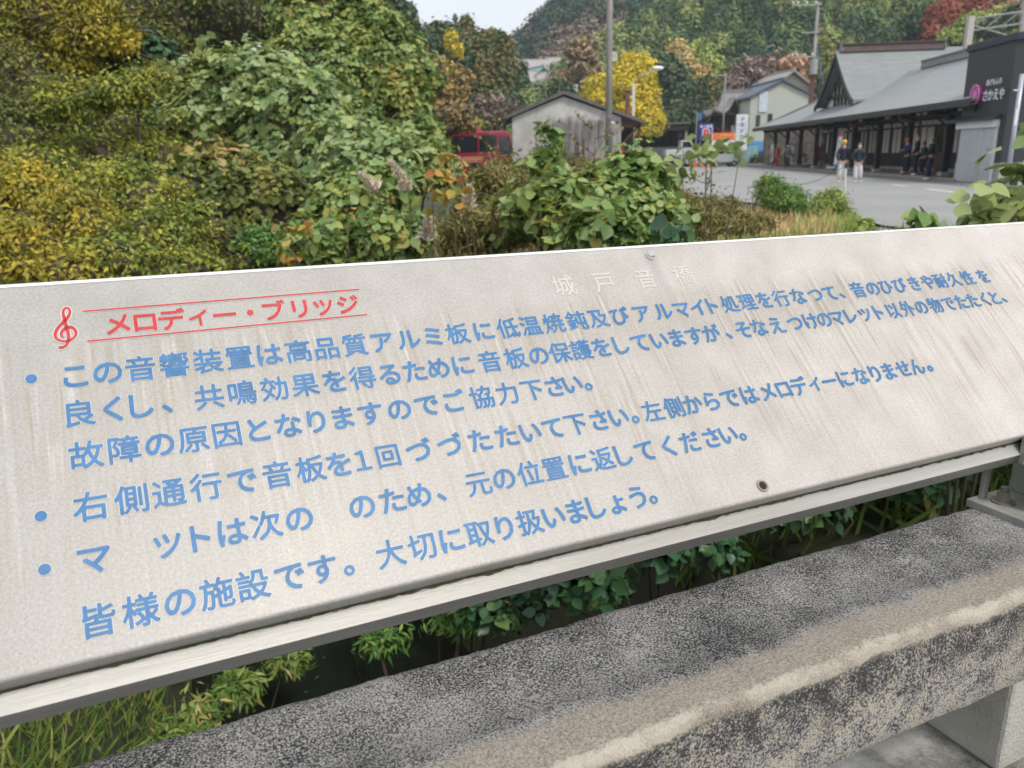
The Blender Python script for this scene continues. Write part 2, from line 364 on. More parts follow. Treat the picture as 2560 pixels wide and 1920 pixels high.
M_['polegrey'] = mat('grey_pole', (.29, .275, .26), .75, var=.25, scale=1.2, stretch=(6, 6, .5), dirt=(.10, .085, .075), dirtamt=.6)
M_['rust'] = mat('rusty_brown', (.13, .055, .035), .85, var=.35, scale=3)

def panel_material():
    m, n, b, out = newmat('weathered_sign_plate')
    tc = n.nodes.new('ShaderNodeTexCoord').outputs['Object']
    sp = node(n, 'SeparateXYZ', {0: tc}); u, v = sp.outputs[0], sp.outputs[1]
    def mp(s): return node(n, 'Mapping', {'Vector': tc, 'Scale': s}).outputs[0]
    mott = noise(n, tc, 11, 8, .65); fine = noise(n, tc, 330, 3, .7)
    tone = ramp(n, node(n, 'MapRange', {0: u, 1: -.9, 2: .9}).outputs[0], [(0, (.378, .37, .358)), (.3, (.408, .395, .378)), (.62, (.50, .472, .447)), (1, (.60, .562, .535))])  # paler towards the right: glare put into the plate colour
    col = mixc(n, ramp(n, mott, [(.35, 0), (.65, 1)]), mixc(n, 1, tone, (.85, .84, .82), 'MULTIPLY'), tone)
    # band of grime between the first two rows of writing, to the right
    dv = math_(n, 'ABSOLUTE', math_(n, 'ADD', v, .118)); band = ramp(n, node(n, 'MapRange', {0: dv, 1: .0, 2: .06}).outputs[0], [(0, 1), (.45, .8), (1, 0)])
    ub = ramp(n, node(n, 'MapRange', {0: u, 1: -.85, 2: .75}).outputs[0], [(0, .25), (.45, .7), (.75, 1), (.93, .9), (1, .1)])
    band = math_(n, 'MULTIPLY', math_(n, 'MULTIPLY', band, ub), ramp(n, noise(n, tc, 9, 6, .7), [(.3, .25), (.68, 1)]))
    col = mixc(n, math_(n, 'MULTIPLY', band, .72), col, (.31, .29, .255))
    # run-off streaks below the writing
    lowm = ramp(n, node(n, 'MapRange', {0: v, 1: -.41, 2: -.05}).outputs[0], [(0, .2), (.35, .55), (.72, 1), (.93, 1), (1, 0)])
    sw = noise(n, mp((150, 6.5, 1)), 1, 3, .5); sd = noise(n, mp((140, 5.0, 1)), 1.1, 3, .5); bl = noise(n, mp((20, 9, 1)), 1, 3, .5)
    gate = ramp(n, bl, [(.38, .1), (.6, 1)])
    col = mixc(n, math_(n, 'MULTIPLY', math_(n, 'MULTIPLY', ramp(n, sd, [(.48, 0), (.64, .85)]), lowm), gate), col, (.31, .27, .22))
    col = mixc(n, math_(n, 'MULTIPLY', math_(n, 'MULTIPLY', ramp(n, sw, [(.55, 0), (.68, .42)]), lowm), gate), col, (.62, .61, .595))
    # stain that runs down from the bolt
    au = math_(n, 'ABSOLUTE', math_(n, 'ADD', u, math_(n, 'MULTIPLY', math_(n, 'SUBTRACT', mott, .5), .02)))
    st = math_(n, 'MULTIPLY', ramp(n, node(n, 'MapRange', {0: au, 1: 0, 2: .016}).outputs[0], [(0, 1), (.35, .8), (1, 0)]),
               ramp(n, node(n, 'MapRange', {0: v, 1: -.12, 2: .022}).outputs[0], [(0, 0), (.35, .35), (.75, .9), (.93, .7), (1, .1)]))
    col = mixc(n, math_(n, 'MULTIPLY', st, .6), col, (.27, .27, .26))
    # streaks thin at the lower edge, grime at the right end; specks and scratches
    sc = noise(n, mp((3, 260, 1)), 1, 2, .4); col = mixc(n, ramp(n, sc, [(.71, 0), (.76, .35)]), col, (.33, .31, .29))
    vo = node(n, 'TexVoronoi', {'Vector': tc, 'Scale': 38}); col = mixc(n, ramp(n, vo.outputs['Distance'], [(.02, .6), (.05, 0)]), col, (.25, .23, .21))
    col = mixc(n, 1, col, ramp(n, fine, [(.3, (.80, .80, .80)), (.7, (1.14, 1.14, 1.14))]), 'MULTIPLY')
    n.links.new(col, b.inputs['Base Color'])
    n.links.new(ramp(n, mott, [(.3, .38), (.7, .55)]), b.inputs['Roughness']); b.inputs['Metallic'].default_value = .12
    bp = node(n, 'Bump', {'Height': noise(n, tc, 420, 3, .6), 'Strength': .12, 'Distance': .002}); n.links.new(bp.outputs[0], b.inputs['Normal'])
    return m
M_['panel'] = panel_material()

# ---------------------------------------------------------------- the sign board
board = thing('info_board', 'long weathered aluminium sign board with blue Japanese writing and a red treble clef', 'sign board', MBOARD)
U0, U1 = -1.02, 1.16
prof = [(.0165, 0)] + [(-.3965 - .004 * math.sin(t * PI / 8), -.004 + .004 * math.cos(t * PI / 8)) for t in range(5)] + [(-.4005, -.028), (.018, -.028)]
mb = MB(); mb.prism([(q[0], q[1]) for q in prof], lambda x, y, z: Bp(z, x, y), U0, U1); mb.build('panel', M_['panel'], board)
for a0, a1 in ((U0, .7935), (.7955, U1)):
    mb = MB(); mb.prism([(.0164, .0009), (.0195, .0003), (.0243, -.0042), (.0243, -.024), (.0184, -.024), (.0164, -.006)], lambda x, y, z: Bp(z, x, y), a0, a1); mb.build('top_trim', M_['trim'], board)
bolt = MB(); bolt.tube([(0, 0, .0018), (0, 0, .0062), (0, 0, .0070)], [.0068, .0068, .0058], 6); bo = bolt.build('bolt', M_['steel'], board, loc=True)
wa = MB(); wa.tube([(0, 0, .0003), (0, 0, .0018)], [.0081, .0078], 24); wa.build('washer', M_['steel'], bo, loc=True)
hl = MB(); hl.ring((0, -.384, .0004), (1, 0, 0), (0, 1, 0), .0072, .0018, 24, 6); ho = hl.build('screw_hole', mat('rusty_rim', (.33, .27, .21), .6, .2, var=.3, scale=90), board, loc=True)
hd = MB(); hd.tube([(0, -.384, .0002), (0, -.384, .0006)], [.0064, .0062], 20); hd.build('hole_dark_disc', M_['black'], ho, loc=True)  # black disc on the plate face, painted dark in place of a deep hole
ROWS = {
    'T': ('メロデイー・ブリツジ', [-732, -705, -676, -650, -619, -591, -565, -531, -506, -474], (0.0020, -0.0415)),
    'G': ('城戸音橋', [-166, -100, -27, 42], (0.0036, -0.0400)),
    'A': ('この音響装置は高品質アルミ板に低温焼鈍及びアルマイト処理を行なつて、音のひびきや耐久性を', [-778, -748, -716, -682, -646, -613, -579, -547, -514, -480, -444, -411, -379, -347, -308, -274, -241, -206, -168, -135, -99, -60, -24, 11, 40, 64, 99, 134, 168, 202, 238, 276, 311, 331, 373, 407, 437, 470, 510, 542, 576, 610, 648, 692], (0.0044, -0.1001)),
    'B': ('良くし、共鳴効果を得るために音板の保護をしていますが、そなえつけのマレツト以外の物でたたくと、', [-777, -746, -719, -695, -652, -617, -583, -548, -514, -481, -448, -415, -385, -356, -314, -278, -245, -214, -180, -149, -117, -87, -51, -24, 10, 40, 69, 100, 129, 164, 204, 237, 263, 292, 322, 356, 385, 421, 455, 488, 524, 559, 593, 623, 656, 686, 705], (0.0028, -0.1469)),
    'C': ('故障の原因となりますのでご協力下さい。', [-775, -740, -707, -676, -640, -609, -575, -545, -516, -483, -448, -414, -379, -341, -310, -270, -239, -212, -192], (0.0025, -0.1954)),
    'D': ('右側通行で音板を１回づづたたいて下さい。左側からではメロデイーになりません。', [-776, -739, -706, -670, -634, -599, -562, -531, -506, -480, -438, -402, -362, -327, -295, -265, -231, -195, -165, -144, -117, -78, -48, -15, 15, 52, 86, 115, 146, 176, 205, 236, 273, 302, 332, 365, 398, 422], (0.0007, -0.2525)),
    'E': ('マツトは次ののため、元の位置に返してください。', [-777, -713, -682, -654, -619, -586, -519, -484, -453, -429, -382, -350, -315, -283, -246, -213, -183, -153, -111, -81, -40, -13, 7], (0.0027, -0.3046)),
    'F': ('皆様の施設です。大切に取り扱いましょう。', [-778, -743, -709, -676, -643, -607, -570, -548, -502, -466, -433, -398, -369, -336, -305, -273, -247, -221, -182, -167], (0.0056, -0.3613)),
}
for k, (txt, us, (sl_, ic)) in ROWS.items():
    em = {'T': .0305, 'G': .0375}.get(k, .0325); items = []
    for c, uu in zip(txt, us):
        x = uu / 1000; y = sl_ * x + ic; s = em
        if c in '、。': y -= .0078
        if c in 'イ' and k in 'TD' and abs(x) > .1: s *= .82; y -= .001
        if c in 'ツ': s *= .91; y -= .001
        if c == '１': s *= .98
        if c == '回': s *= .93
        if c == '・': s *= 1.0
        items.append((c, x, y, s))
    for i in range(1, len(items) - 1):            # even out the spacing inside each run
        x0, x1, x2 = us[i - 1] / 1000, us[i] / 1000, us[i + 1] / 1000
        if x1 - x0 < .042 and x2 - x1 < .042 and items[i][0] not in '、。・': c, x, y, s = items[i]; items[i] = (c, .55 * x + .45 * (x0 + x2) / 2, y, s)
    xs = {'T': 1.0, 'G': 1.0}.get(k, 1.0)
    if k == 'G':
        for it in items: letters('worn_character', [it], M_['ghost'], board, .0004, .010)
        continue
    runs = [[items[0]]]
    for it in items[1:]:
        if it[1] - runs[-1][-1][1] > .0445: runs.append([])
        runs[-1].append(it)
    for rn in runs:
        r = letters('red_heading' if k == 'T' else 'lettering_row', rn, M_['red'] if k == 'T' else M_['blue'], board, .0011, .027 if k == 'T' else None)
        letters('engraved_outline', rn, M_['halo'], r, .0003, .046 if k == 'T' else .043)
def ribbon(mb, pts, wd, z):
    P = [np.array([p[0], p[1]]) for p in pts]; k = len(P); vs = []
    for i in range(k):
        t = nrm(P[min(i + 1, k - 1)] - P[max(i - 1, 0)]); nn = np.array([-t[1], t[0]]); h = (wd[i] if hasattr(wd, '__len__') else wd) / 2
        vs += [(*(P[i] + nn * h), z), (*(P[i] - nn * h), z)]
    mb.add(vs, [(2 * i, 2 * i + 1, 2 * i + 3, 2 * i + 2) for i in range(k - 1)])
def smooth(pts, it=3):
    for _ in range(it):
        q = [pts[0]]
        for a, b in zip(pts[:-1], pts[1:]): q += [(a[0] * .75 + b[0] * .25, a[1] * .75 + b[1] * .25), (a[0] * .25 + b[0] * .75, a[1] * .25 + b[1] * .75)]
        pts = q + [pts[-1]]
    return pts
clef = smooth([(-.7907, -.0668), (-.7864, -.0674), (-.7824, -.0635), (-.7804, -.0537), (-.7821, -.0401), (-.7837, -.0275), (-.784, -.0206), (-.7814, -.0158), (-.778, -.0171), (-.777, -.0218), (-.7789, -.028), (-.7829, -.0332), (-.7894, -.0404), (-.7935, -.0488), (-.7928, -.0556), (-.7874, -.0595), (-.7802, -.06), (-.7741, -.0545), (-.7731, -.0479), (-.7765, -.0419), (-.7822, -.0419), (-.7866, -.0463), (-.7877, -.0518), (-.7863, -.0539)])
kk = len(clef); cw = [.0024 + .0012 * math.sin(3 * PI * i / kk) ** 2 + (.0012 if i < kk * .06 else 0) for i in range(kk)]
mb = MB(); ribbon(mb, clef, cw, .0012); cl = mb.build('treble_clef', M_['red'], board, loc=True)
mb = MB(); ribbon(mb, clef, [q + .0022 for q in cw], .0005); mb.build('engraved_outline', M_['halo'], cl, loc=True)
for a, b in (((-.7643, -.0226), (-.4551, -.0212)), ((-.7632, -.0621), (-.454, -.0602))):
    mb = MB(); ribbon(mb, [a, b], .0019, .0011); ln = mb.build('heading_rule', M_['red'], board, loc=True)
    mb = MB(); ribbon(mb, [a, b], .0034, .0005); mb.build('engraved_outline', M_['halo'], ln, loc=True)
for v in (-.102, -.255, -.308):
    mb = MB(); mb.tube([(-.818, v, .0004), (-.818, v, .0012)], [.0054, .0054], 24); bt = mb.build('bullet_dot', M_['blue'], board, loc=True)
    mb = MB(); mb.tube([(-.818, v, .0002), (-.818, v, .0007)], [.0060, .0060], 24); mb.build('engraved_outline', M_['halo'], bt, loc=True)

# ---------------------------------------------------------------- railing under the board
rail = thing('guard_rail', 'silver box rail running under the sign board on short bolted posts', 'railing', MBOARD)
mb = MB(); mb.prism([(-.4225, -.028), (-.4225, -.080), (-.372, -.080), (-.372, -.029), (-.4011, -.029), (-.4011, -.028)], lambda x, y, z: Bp(z, x, y), -1.6, 2.4)
mb.build('beam', M_['alu'], rail, bevel=.0025)
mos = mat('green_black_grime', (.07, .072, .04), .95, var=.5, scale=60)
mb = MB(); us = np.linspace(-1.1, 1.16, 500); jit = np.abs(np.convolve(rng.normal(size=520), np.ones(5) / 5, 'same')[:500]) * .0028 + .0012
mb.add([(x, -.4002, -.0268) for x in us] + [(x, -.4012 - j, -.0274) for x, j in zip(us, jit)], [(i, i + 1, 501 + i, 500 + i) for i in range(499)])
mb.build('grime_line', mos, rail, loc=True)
for a0 in (1.265, -.74):
    o = MB(); o.span((a0 + .022, .700, -.563), (a0 + .15, .710, -.43), Wp); o.span((a0 + .005, .778, -.563), (a0 + .019, .786, -.40), Wp); o.span((a0 + .085, .709, -.563), (a0 + .094, .784, -.43), Wp)
    o.span((a0 - .01, .712, -.475), (a0 + .15, .722, -.43), Wp)
    po = o.build('post', M_['galv'], rail, bevel=.0012)
    o = MB(); o.span((a0 - .016, .60, -.577), (a0 + .16, .792, -.563), Wp); o.build('base_plate', M_['galv'], po, bevel=.0015)
    for da, db in ((.025, .755), (.135, .755), (.025, .64), (.135, .64)):
        c = Wp(a0 + da, db, -.563); o = MB()
        o.tube([c, c + WU * .0028], [.0185, .0185], 24); o.tube([c + WU * .0028, c + WU * .0048], [.0125, .0125], 20)
        o.tube([c + WU * .0048, c + WU * .0172, c + WU * .019], [.0112, .0112, .0098], 6); o.tube([c + WU * .019, c + WU * .027], [.0062, .0062], 12)
        o.build('anchor_nut', M_['rustnut'], po)

# ---------------------------------------------------------------- concrete parapet
def cap_material():
    m, n, b, out = newmat('lichen_stained_concrete')
    tc = n.nodes.new('ShaderNodeTexCoord').outputs['Object']; sp = node(n, 'SeparateXYZ', {0: tc}); y, z = sp.outputs[1], sp.outputs[2]
    big = noise(n, tc, 7, 6, .65); med = noise(n, tc, 34, 4, .6)
    gr = noise(n, tc, 300, 4, .75); gr2 = noise(n, tc, 120, 5, .75)
    dark = mixc(n, ramp(n, big, [(.35, 0), (.65, 1)]), (.055, .053, .056), (.15, .148, .150))
    specks = ramp(n, math_(n, 'ADD', math_(n, 'MULTIPLY', noise(n, tc, 400, 3, .7), .74), math_(n, 'MULTIPLY', big, .26)), [(.45, 0), (.575, 1)])
    top = mixc(n, specks, mixc(n, 1, dark, (.36, .36, .37), 'MULTIPLY'), (.44, .435, .425))
    top = mixc(n, ramp(n, gr2, [(.32, .75), (.44, 0)]), top, (.022, .022, .024))
    # cream strip on the worn front arris and a browner strip behind it
    yy = math_(n, 'ADD', y, math_(n, 'MULTIPLY', math_(n, 'SUBTRACT', noise(n, tc, 13, 6, .7), .5), .07))
    top = mixc(n, ramp(n, node(n, 'MapRange', {0: yy, 1: .60, 2: .76}).outputs[0], [(.10, 0), (.28, .62), (.62, .15), (1, 0)]), top, mixc(n, 1, top, (.30, .30, .30), 'MULTIPLY'))
    brown = ramp(n, node(n, 'MapRange', {0: yy, 1: .56, 2: .70}).outputs[0], [(.30, 1), (.42, .85), (.52, 0)])
    bcol = mixc(n, ramp(n, gr, [(.36, 0), (.62, 1)]), (.17, .145, .115), (.40, .36, .305))
    col = mixc(n, math_(n, 'MULTIPLY', brown, .85), top, bcol)
    front = ramp(n, node(n, 'MapRange', {0: z, 1: -.60, 2: -.585}).outputs[0], [(0, 1), (1, 0)])
    gr3 = noise(n, tc, 300, 4, .7)
    zsh = node(n, 'MapRange', {0: z, 1: -.731, 2: -.60, 3: .045, 4: -.05}).outputs[0]
    fspk = ramp(n, math_(n, 'ADD', math_(n, 'ADD', math_(n, 'MULTIPLY', gr3, .70), math_(n, 'MULTIPLY', med, .30)), zsh), [(.44, 0), (.56, 1)])
    fcol = mixc(n, fspk, (.055, .054, .055), mixc(n, ramp(n, med, [(.4, 0), (.6, 1)]), (.44, .435, .425), (.46, .425, .365)))
    fcol = mixc(n, ramp(n, gr, [(.34, .7), (.45, 0)]), fcol, (.05, .048, .048))
    col = mixc(n, front, col, fcol)
    zz = math_(n, 'ADD', z, math_(n, 'MULTIPLY', math_(n, 'SUBTRACT', noise(n, tc, 26, 6, .75), .5), .022))
    ye = math_(n, 'ADD', y, math_(n, 'MULTIPLY', math_(n, 'SUBTRACT', noise(n, tc, 31, 6, .75), .5), .035))
    edge = math_(n, 'MULTIPLY', ramp(n, node(n, 'MapRange', {0: zz, 1: -.596, 2: -.586}).outputs[0], [(.2, 0), (.55, 1)]),
                 ramp(n, node(n, 'MapRange', {0: ye, 1: .570, 2: .586}).outputs[0], [(.35, 1), (.65, 0)]))
    edge = math_(n, 'MULTIPLY', edge, ramp(n, noise(n, tc, 9, 4, .6), [(.40, .1), (.54, 1)]))
    col = mixc(n, math_(n, 'MULTIPLY', edge, .95), col, mixc(n, ramp(n, gr, [(.35, 0), (.55, 1)]), (.40, .355, .29), (.50, .46, .395)))
    n.links.new(col, b.inputs['Base Color']); b.inputs['Roughness'].default_value = .92; b.inputs['Specular IOR Level'].default_value = .25
    h = math_(n, 'ADD', gr, math_(n, 'MULTIPLY', gr2, 1.2)); bp = node(n, 'Bump', {'Height': h, 'Strength': .8, 'Distance': .003}); n.links.new(bp.outputs[0], b.inputs['Normal'])
    return m
M_['cap'] = cap_material()
MW = frame(CAM, D1, WFW, WU)
par = thing('bridge_parapet', 'lichen stained concrete bridge parapet below the sign board', 'parapet', MW)
pr = [(.572, -.731), (.5675, -.726), (.567, -.70), (.567, -.66), (.567, -.62), (.567, -.592), (.568, -.5845), (.5705, -.5795), (.575, -.5765), (.582, -.5752), (.62, -.5745), (.66, -.575), (.70, -.575), (.74, -.575), (.775, -.5755), (.785, -.579), (.789, -.59), (.789, -.731)]
na = 640; As = np.linspace(-1.6, 3.6, na); nse = np.zeros(na)
for fr, am in ((1.7, .0022), (4.1, .0016), (9.7, .0011), (23, .0007), (51, .0004)): nse += am * np.sin(fr * As * 2 * PI / 1.3 + fr)
vs = []
for i, a in enumerate(As):
    for j, (y, z) in enumerate(pr):
        e = 1 if 5 <= j <= 9 else .25
        vs.append((a, y + nse[i] * e * 1.3 + rng.normal() * .0003, z + nse[(i * 7 + 31) % na] * .25 + nse[i] * e * .9 - (.004 * max(0, math.sin(a * 5.3)) ** 6 if 6 <= j <= 9 else 0)))
np_ = len(pr); mb = MB()
mb.add(vs, [(i * np_ + j, (i + 1) * np_ + j, (i + 1) * np_ + (j + 1) % np_, i * np_ + (j + 1) % np_) for i in range(na - 1) for j in range(np_)] + [tuple(range(np_)), tuple((na - 1) * np_ + j for j in range(np_))])
mb.build('coping', M_['cap'], par, loc=True, smooth=True)
M_['pillar'] = mat('pale_rendered_concrete', (.43, .42, .385), .85, var=.12, scale=14, bump=.5, bscale=160, dirt=(.27, .27, .19), dirtamt=.35)
M_['ledge'] = mat('mossy_concrete', (.33, .33, .315), .9, var=.3, scale=20, bump=.6, bscale=200, dirt=(.045, .05, .038), dirtamt=1.0)
for a in (1.10, -.95, 3.1):
    mb = MB(); mb.span((a, .582, -.905), (a + .34, .772, -.728), Wp); mb.build('pillar', M_['pillar'], par, bevel=.006)
mb = MB(); mb.span((-1.6, .50, -1.52), (3.6, .80, -.905), Wp); mb.build('base_ledge', M_['ledge'], par, bevel=.01)
mb = MB(); mb.span((-6, -2.2, -1.75), (8, .86, -1.521), Wp); mb.build('bridge_deck', M_['concrete'], None, kind='structure')
mb = MB(); mb.span((2.2, -2.2, -4.8), (8, .84, -1.752), Wp); mb.build('bridge_abutment', M_['concrete'], None, kind='structure')

# ---------------------------------------------------------------- ground, stream, road
def sstep(a, b, x): t = np.clip((x - a) / (b - a), 0, 1); return t * t * (3 - 2 * t)
CH = [(1.2, -1.0), (.4, 1.5), (-.7, 4.0), (-1.9, 6.6), (-3.6, 9.5), (-7, 14), (-13, 19)]
def gz(x, y):
    x = np.asarray(x, float); y = np.asarray(y, float)
    z = -.06 - .55 * (1 - sstep(5, 10, y))
    dmin = np.full(np.broadcast(x, y).shape, 1e9)
    for (x0, y0), (x1, y1) in zip(CH[:-1], CH[1:]):
        dx, dy = x1 - x0, y1 - y0; t = np.clip(((x - x0) * dx + (y - y0) * dy) / (dx * dx + dy * dy), 0, 1)
        dmin = np.minimum(dmin, np.hypot(x - x0 - t * dx, y - y0 - t * dy))
    xl = -2.6 - .16 * y; hill = np.clip(xl - x, 0, 60)
    z = z + np.where(y < 40, .38, .38 * np.clip(1 - (y - 40) / 60, 0, 1)) * np.minimum(hill, 26)
    z = z - 3.0 * (1 - sstep(.55, 2.3, dmin)) * sstep(-14, -6, x)
    z = z + np.where(x > -20, .02, 0) * np.clip(y - 76, 0, 60)
    return z
xs = np.unique(np.concatenate([np.linspace(-700, -40, 14), np.linspace(-40, -14, 27), np.linspace(-14, 14, 113), np.linspace(14, 60, 24), np.linspace(60, 700, 14)]))
ys = np.unique(np.concatenate([np.linspace(-60, -4, 8), np.linspace(-4, 24, 113), np.linspace(24, 120, 49), np.linspace(120, 1200, 22)]))
GX, GY = np.meshgrid(xs, ys); GZ = gz(GX, GY) + .04 * np.sin(GX * 3.1) * np.sin(GY * 2.7) * (GY < 26)
nx = len(xs); mb = MB(); mb.add(np.stack([GX.ravel(), GY.ravel(), GZ.ravel()], 1), [(j * nx + i, j * nx + i + 1, (j + 1) * nx + i + 1, (j + 1) * nx + i) for j in range(len(ys) - 1) for i in range(nx - 1)])
M_['soil'] = mat('soil_and_litter', (.036, .032, .02), .95, var=.45, scale=1.5, bump=.6, bscale=30, dirt=(.05, .075, .025), dirtamt=.8)
mb.build('ground', M_['soil'], None, smooth=True, kind='structure')
M_['asphalt'] = mat('pale_worn_asphalt', (.27, .275, .272), .82, var=.07, scale=.35, bump=.25, bscale=90, dirt=(.20, .20, .202), dirtamt=.5)
def sheet(name, poly, z, m):
    mb = MB(); mb.add([(p[0], p[1], z) for p in poly], [tuple(range(len(poly)))]); return mb.build(name, m, None, kind='structure')
LOT = [(9.5, 6.0), (8.3, 12.2), (7.3, 15.6), (7.5, 17.2), (8.2, 19.0), (7.2, 22.5), (6.1, 28), (5.2, 34), (3.0, 44), (.5, 56), (-6, 62), (-22, 70), (-22, 76), (70, 76), (70, 6)]
sheet('parking_lot', LOT, .0, M_['asphalt'])
M_['asphalt2'] = mat('darker_asphalt', (.135, .135, .14), .85, var=.10, scale=.5, bump=.25, bscale=90)
M_['gravel'] = mat('grey_gravel', (.27, .275, .28), .95, var=.35, scale=30, bump=.8, bscale=60)
sheet('gravel_patch', [(3.2, 13.0), (8.0, 12.2), (7.2, 15.3), (6.6, 16.3), (5.2, 17.2), (4.0, 16.0)], -.03, M_['gravel'])
mb = MB(); mb.add([(x, y, -2.75) for x, y in ((-20, 3), (3, -6), (6, 3), (-3, 16), (-20, 26))], [(0, 1, 2, 3, 4)])
M_['water'] = mat('dark_stream_water', (.012, .016, .012), .12, var=.2, spec=.6, bump=.15, bscale=9)
mb.build('stream', M_['water'], None, kind='structure')

# ---------------------------------------------------------------- station
E_ = nrm([.083, 1, 0]); R_ = np.array([E_[1], -E_[0], 0]); P0 = np.array([18.61, 33.71, 0.0])
def S(t, o, z): return P0 + E_ * t + R_ * o + np.array([0, 0, z])
def tpx(px, o, z=0.0):
    lo, hi = -25.0, 150.0
    for _ in range(50):
        m = (lo + hi) / 2
        if proj(S(m, o, z))[0] > px: lo = m
        else: hi = m
    return lo
def roof_mat(name, base, rows):
    m, n, b, out = newmat(name); tc = n.nodes.new('ShaderNodeTexCoord').outputs['Object']; sp = node(n, 'SeparateXYZ', {0: tc})
    wv = math_(n, 'FRACT', math_(n, 'MULTIPLY', sp.outputs[2], rows)); ln = ramp(n, wv, [(0, .72), (.14, 1), (1, .94)])
    br = node(n, 'TexNoise', {'Vector': node(n, 'Mapping', {'Vector': tc, 'Scale': (1.2, 1.2, rows)}).outputs[0], 'Scale': 1.0, 'Detail': 2}).outputs['Fac']
    col = mixc(n, 1, mixc(n, ramp(n, br, [(.35, 0), (.65, 1)]), [c * .88 for c in base], base), ln, 'MULTIPLY')
    col = mixc(n, ramp(n, noise(n, tc, .7, 5), [(.45, 0), (.75, .35)]), col, [c * .7 for c in base])
    n.links.new(col, b.inputs['Base Color']); b.inputs['Roughness'].default_value = .5
    bp = node(n, 'Bump', {'Height': wv, 'Strength': .4, 'Distance': .02}); n.links.new(bp.outputs[0], b.inputs['Normal'])
    return m
M_['slate'] = roof_mat('grey_shingle_roof', (.27, .288, .298), 4.5)
M_['slate2'] = roof_mat('steep_grey_shingle_roof', (.235, .258, .268), 4.0)
MS = frame(P0, -E_, R_, Z3)
mb = MB(); mb.span((-.2, 0, -.1), (46, 12, .10), S); M_['paving'] = mat('brown_paving', (.15, .115, .10), .85, var=.15, scale=4); mb.build('station_pavement', M_['paving'], None, kind='structure', bevel=.02)
mb = MB(); mb.span((-.2, -.16, -.1), (46, -.004, .085), S); mb.build('kerb', mat('kerb_stone', (.25, .235, .22), .85, var=.15), None, kind='structure', bevel=.015)
sheet('road_apron', [S(-16, -1.0, 0)[:2], S(-6, -1.9, 0)[:2], S(4, -1.5, 0)[:2], S(42, -.7, 0)[:2], S(42, -.17, 0)[:2], S(-16, -.17, 0)[:2]], .004, M_['asphalt2'])
M_['line'] = mat('road_marking_white', (.62, .62, .60), .7, var=.12, scale=8)
for (x0, y0, x1, y1) in ((2232, 462.5, 2266, 466), (2318, 473, 2416, 485)):
    a, b = gp(x0, y0), gp(x1, y1); d = nrm(b - a); q = np.array([-d[1], d[0], 0]) * .09
    sheet('road_marking', [(a + q)[:2], (b + q)[:2], (b - q)[:2], (a - q)[:2]], .008, M_['line'])
st = thing('station_building', 'long dark timber railway station with grey hipped roof and a steep front gable', 'station', MS)
# main roof: eaves at o=-.3, ridge at o=5.5
eo, ez, ro, rz, bo_, t0, t1 = -.35, 3.14, 5.5, 5.98, 11.4, -1.2, 38.0
def slab(pts, th, m, name, par_, off=.0):
    P = [np.asarray(p, float) for p in pts]; nn = nrm(np.cross(P[1] - P[0], P[-1] - P[0])); nn = nn if nn[2] > 0 else -nn
    mb = MB(); k = len(P); mb.add(P + [p - nn * th for p in P], [tuple(range(k)), tuple(range(k, 2 * k))[::-1]] + [(i, k + i, k + (i + 1) % k, (i + 1) % k) for i in range(k)])
    return mb.build(name, m, par_)
def curved_roof(tA, tB, tRA, tRB, name):       # gently concave front slope: rows from eave to ridge
    rows = []; n_ = 7
    for i in range(n_):
        f = i / (n_ - 1); o = eo + (ro - eo) * f; z = ez + (rz - ez) * (f - .10 * math.sin(PI * f) * .6)
        rows.append((S(tA + (tRA - tA) * f, o, z), S(tB + (tRB - tB) * f, o, z)))
    mb = MB(); vs = [p for r_ in rows for p in r_]; k = len(vs)
    vs += [p - np.array([0, 0, .10]) for p in vs]
    fs = [(2 * i, 2 * i + 1, 2 * i + 3, 2 * i + 2) for i in range(n_ - 1)] + [(k + 2 * i, k + 2 * i + 2, k + 2 * i + 3, k + 2 * i + 1) for i in range(n_ - 1)]
    fs += [(0, k, k + 1, 1)] + [(2 * i, 2 * i + 2, k + 2 * i + 2, k + 2 * i) for i in range(n_ - 1)] + [(2 * i + 1, k + 2 * i + 1, k + 2 * i + 3, 2 * i + 3) for i in range(n_ - 1)]
    mb.add(vs, fs); return mb.build(name, M_['slate'], st)
curved_roof(t0, t1, t0, t1 - 5.4, 'roof')
slab([S(t0, bo_, ez), S(t1, bo_, ez), S(t1 - 5.4, ro, rz - .003), S(t0, ro, rz - .003)], .1, M_['slate'], 'rear_roof', st)
slab([S(t1, eo + .01, ez - .004), S(t1, bo_, ez - .004), S(t1 - 5.4, ro, rz - .006)], .1, M_['slate'], 'hip_end', st)
mb = MB(); mb.span((t0, eo - .06, ez - .26), (t1 + .06, eo + .05, ez + .03), S); mb.build('fascia_gutter', M_['darkmetal'], st, bevel=.02)
mb = MB(); mb.prism([(-.28, 0), (-.22, .34), (-.3, .40), (-.3, .46), (.3, .46), (.3, .40), (.22, .34), (.28, 0)], lambda x, y, z: S(z, ro + x, rz - .08 + y), -1.0, 18.2); mb.build('ridge_box', M_['tile'], st)
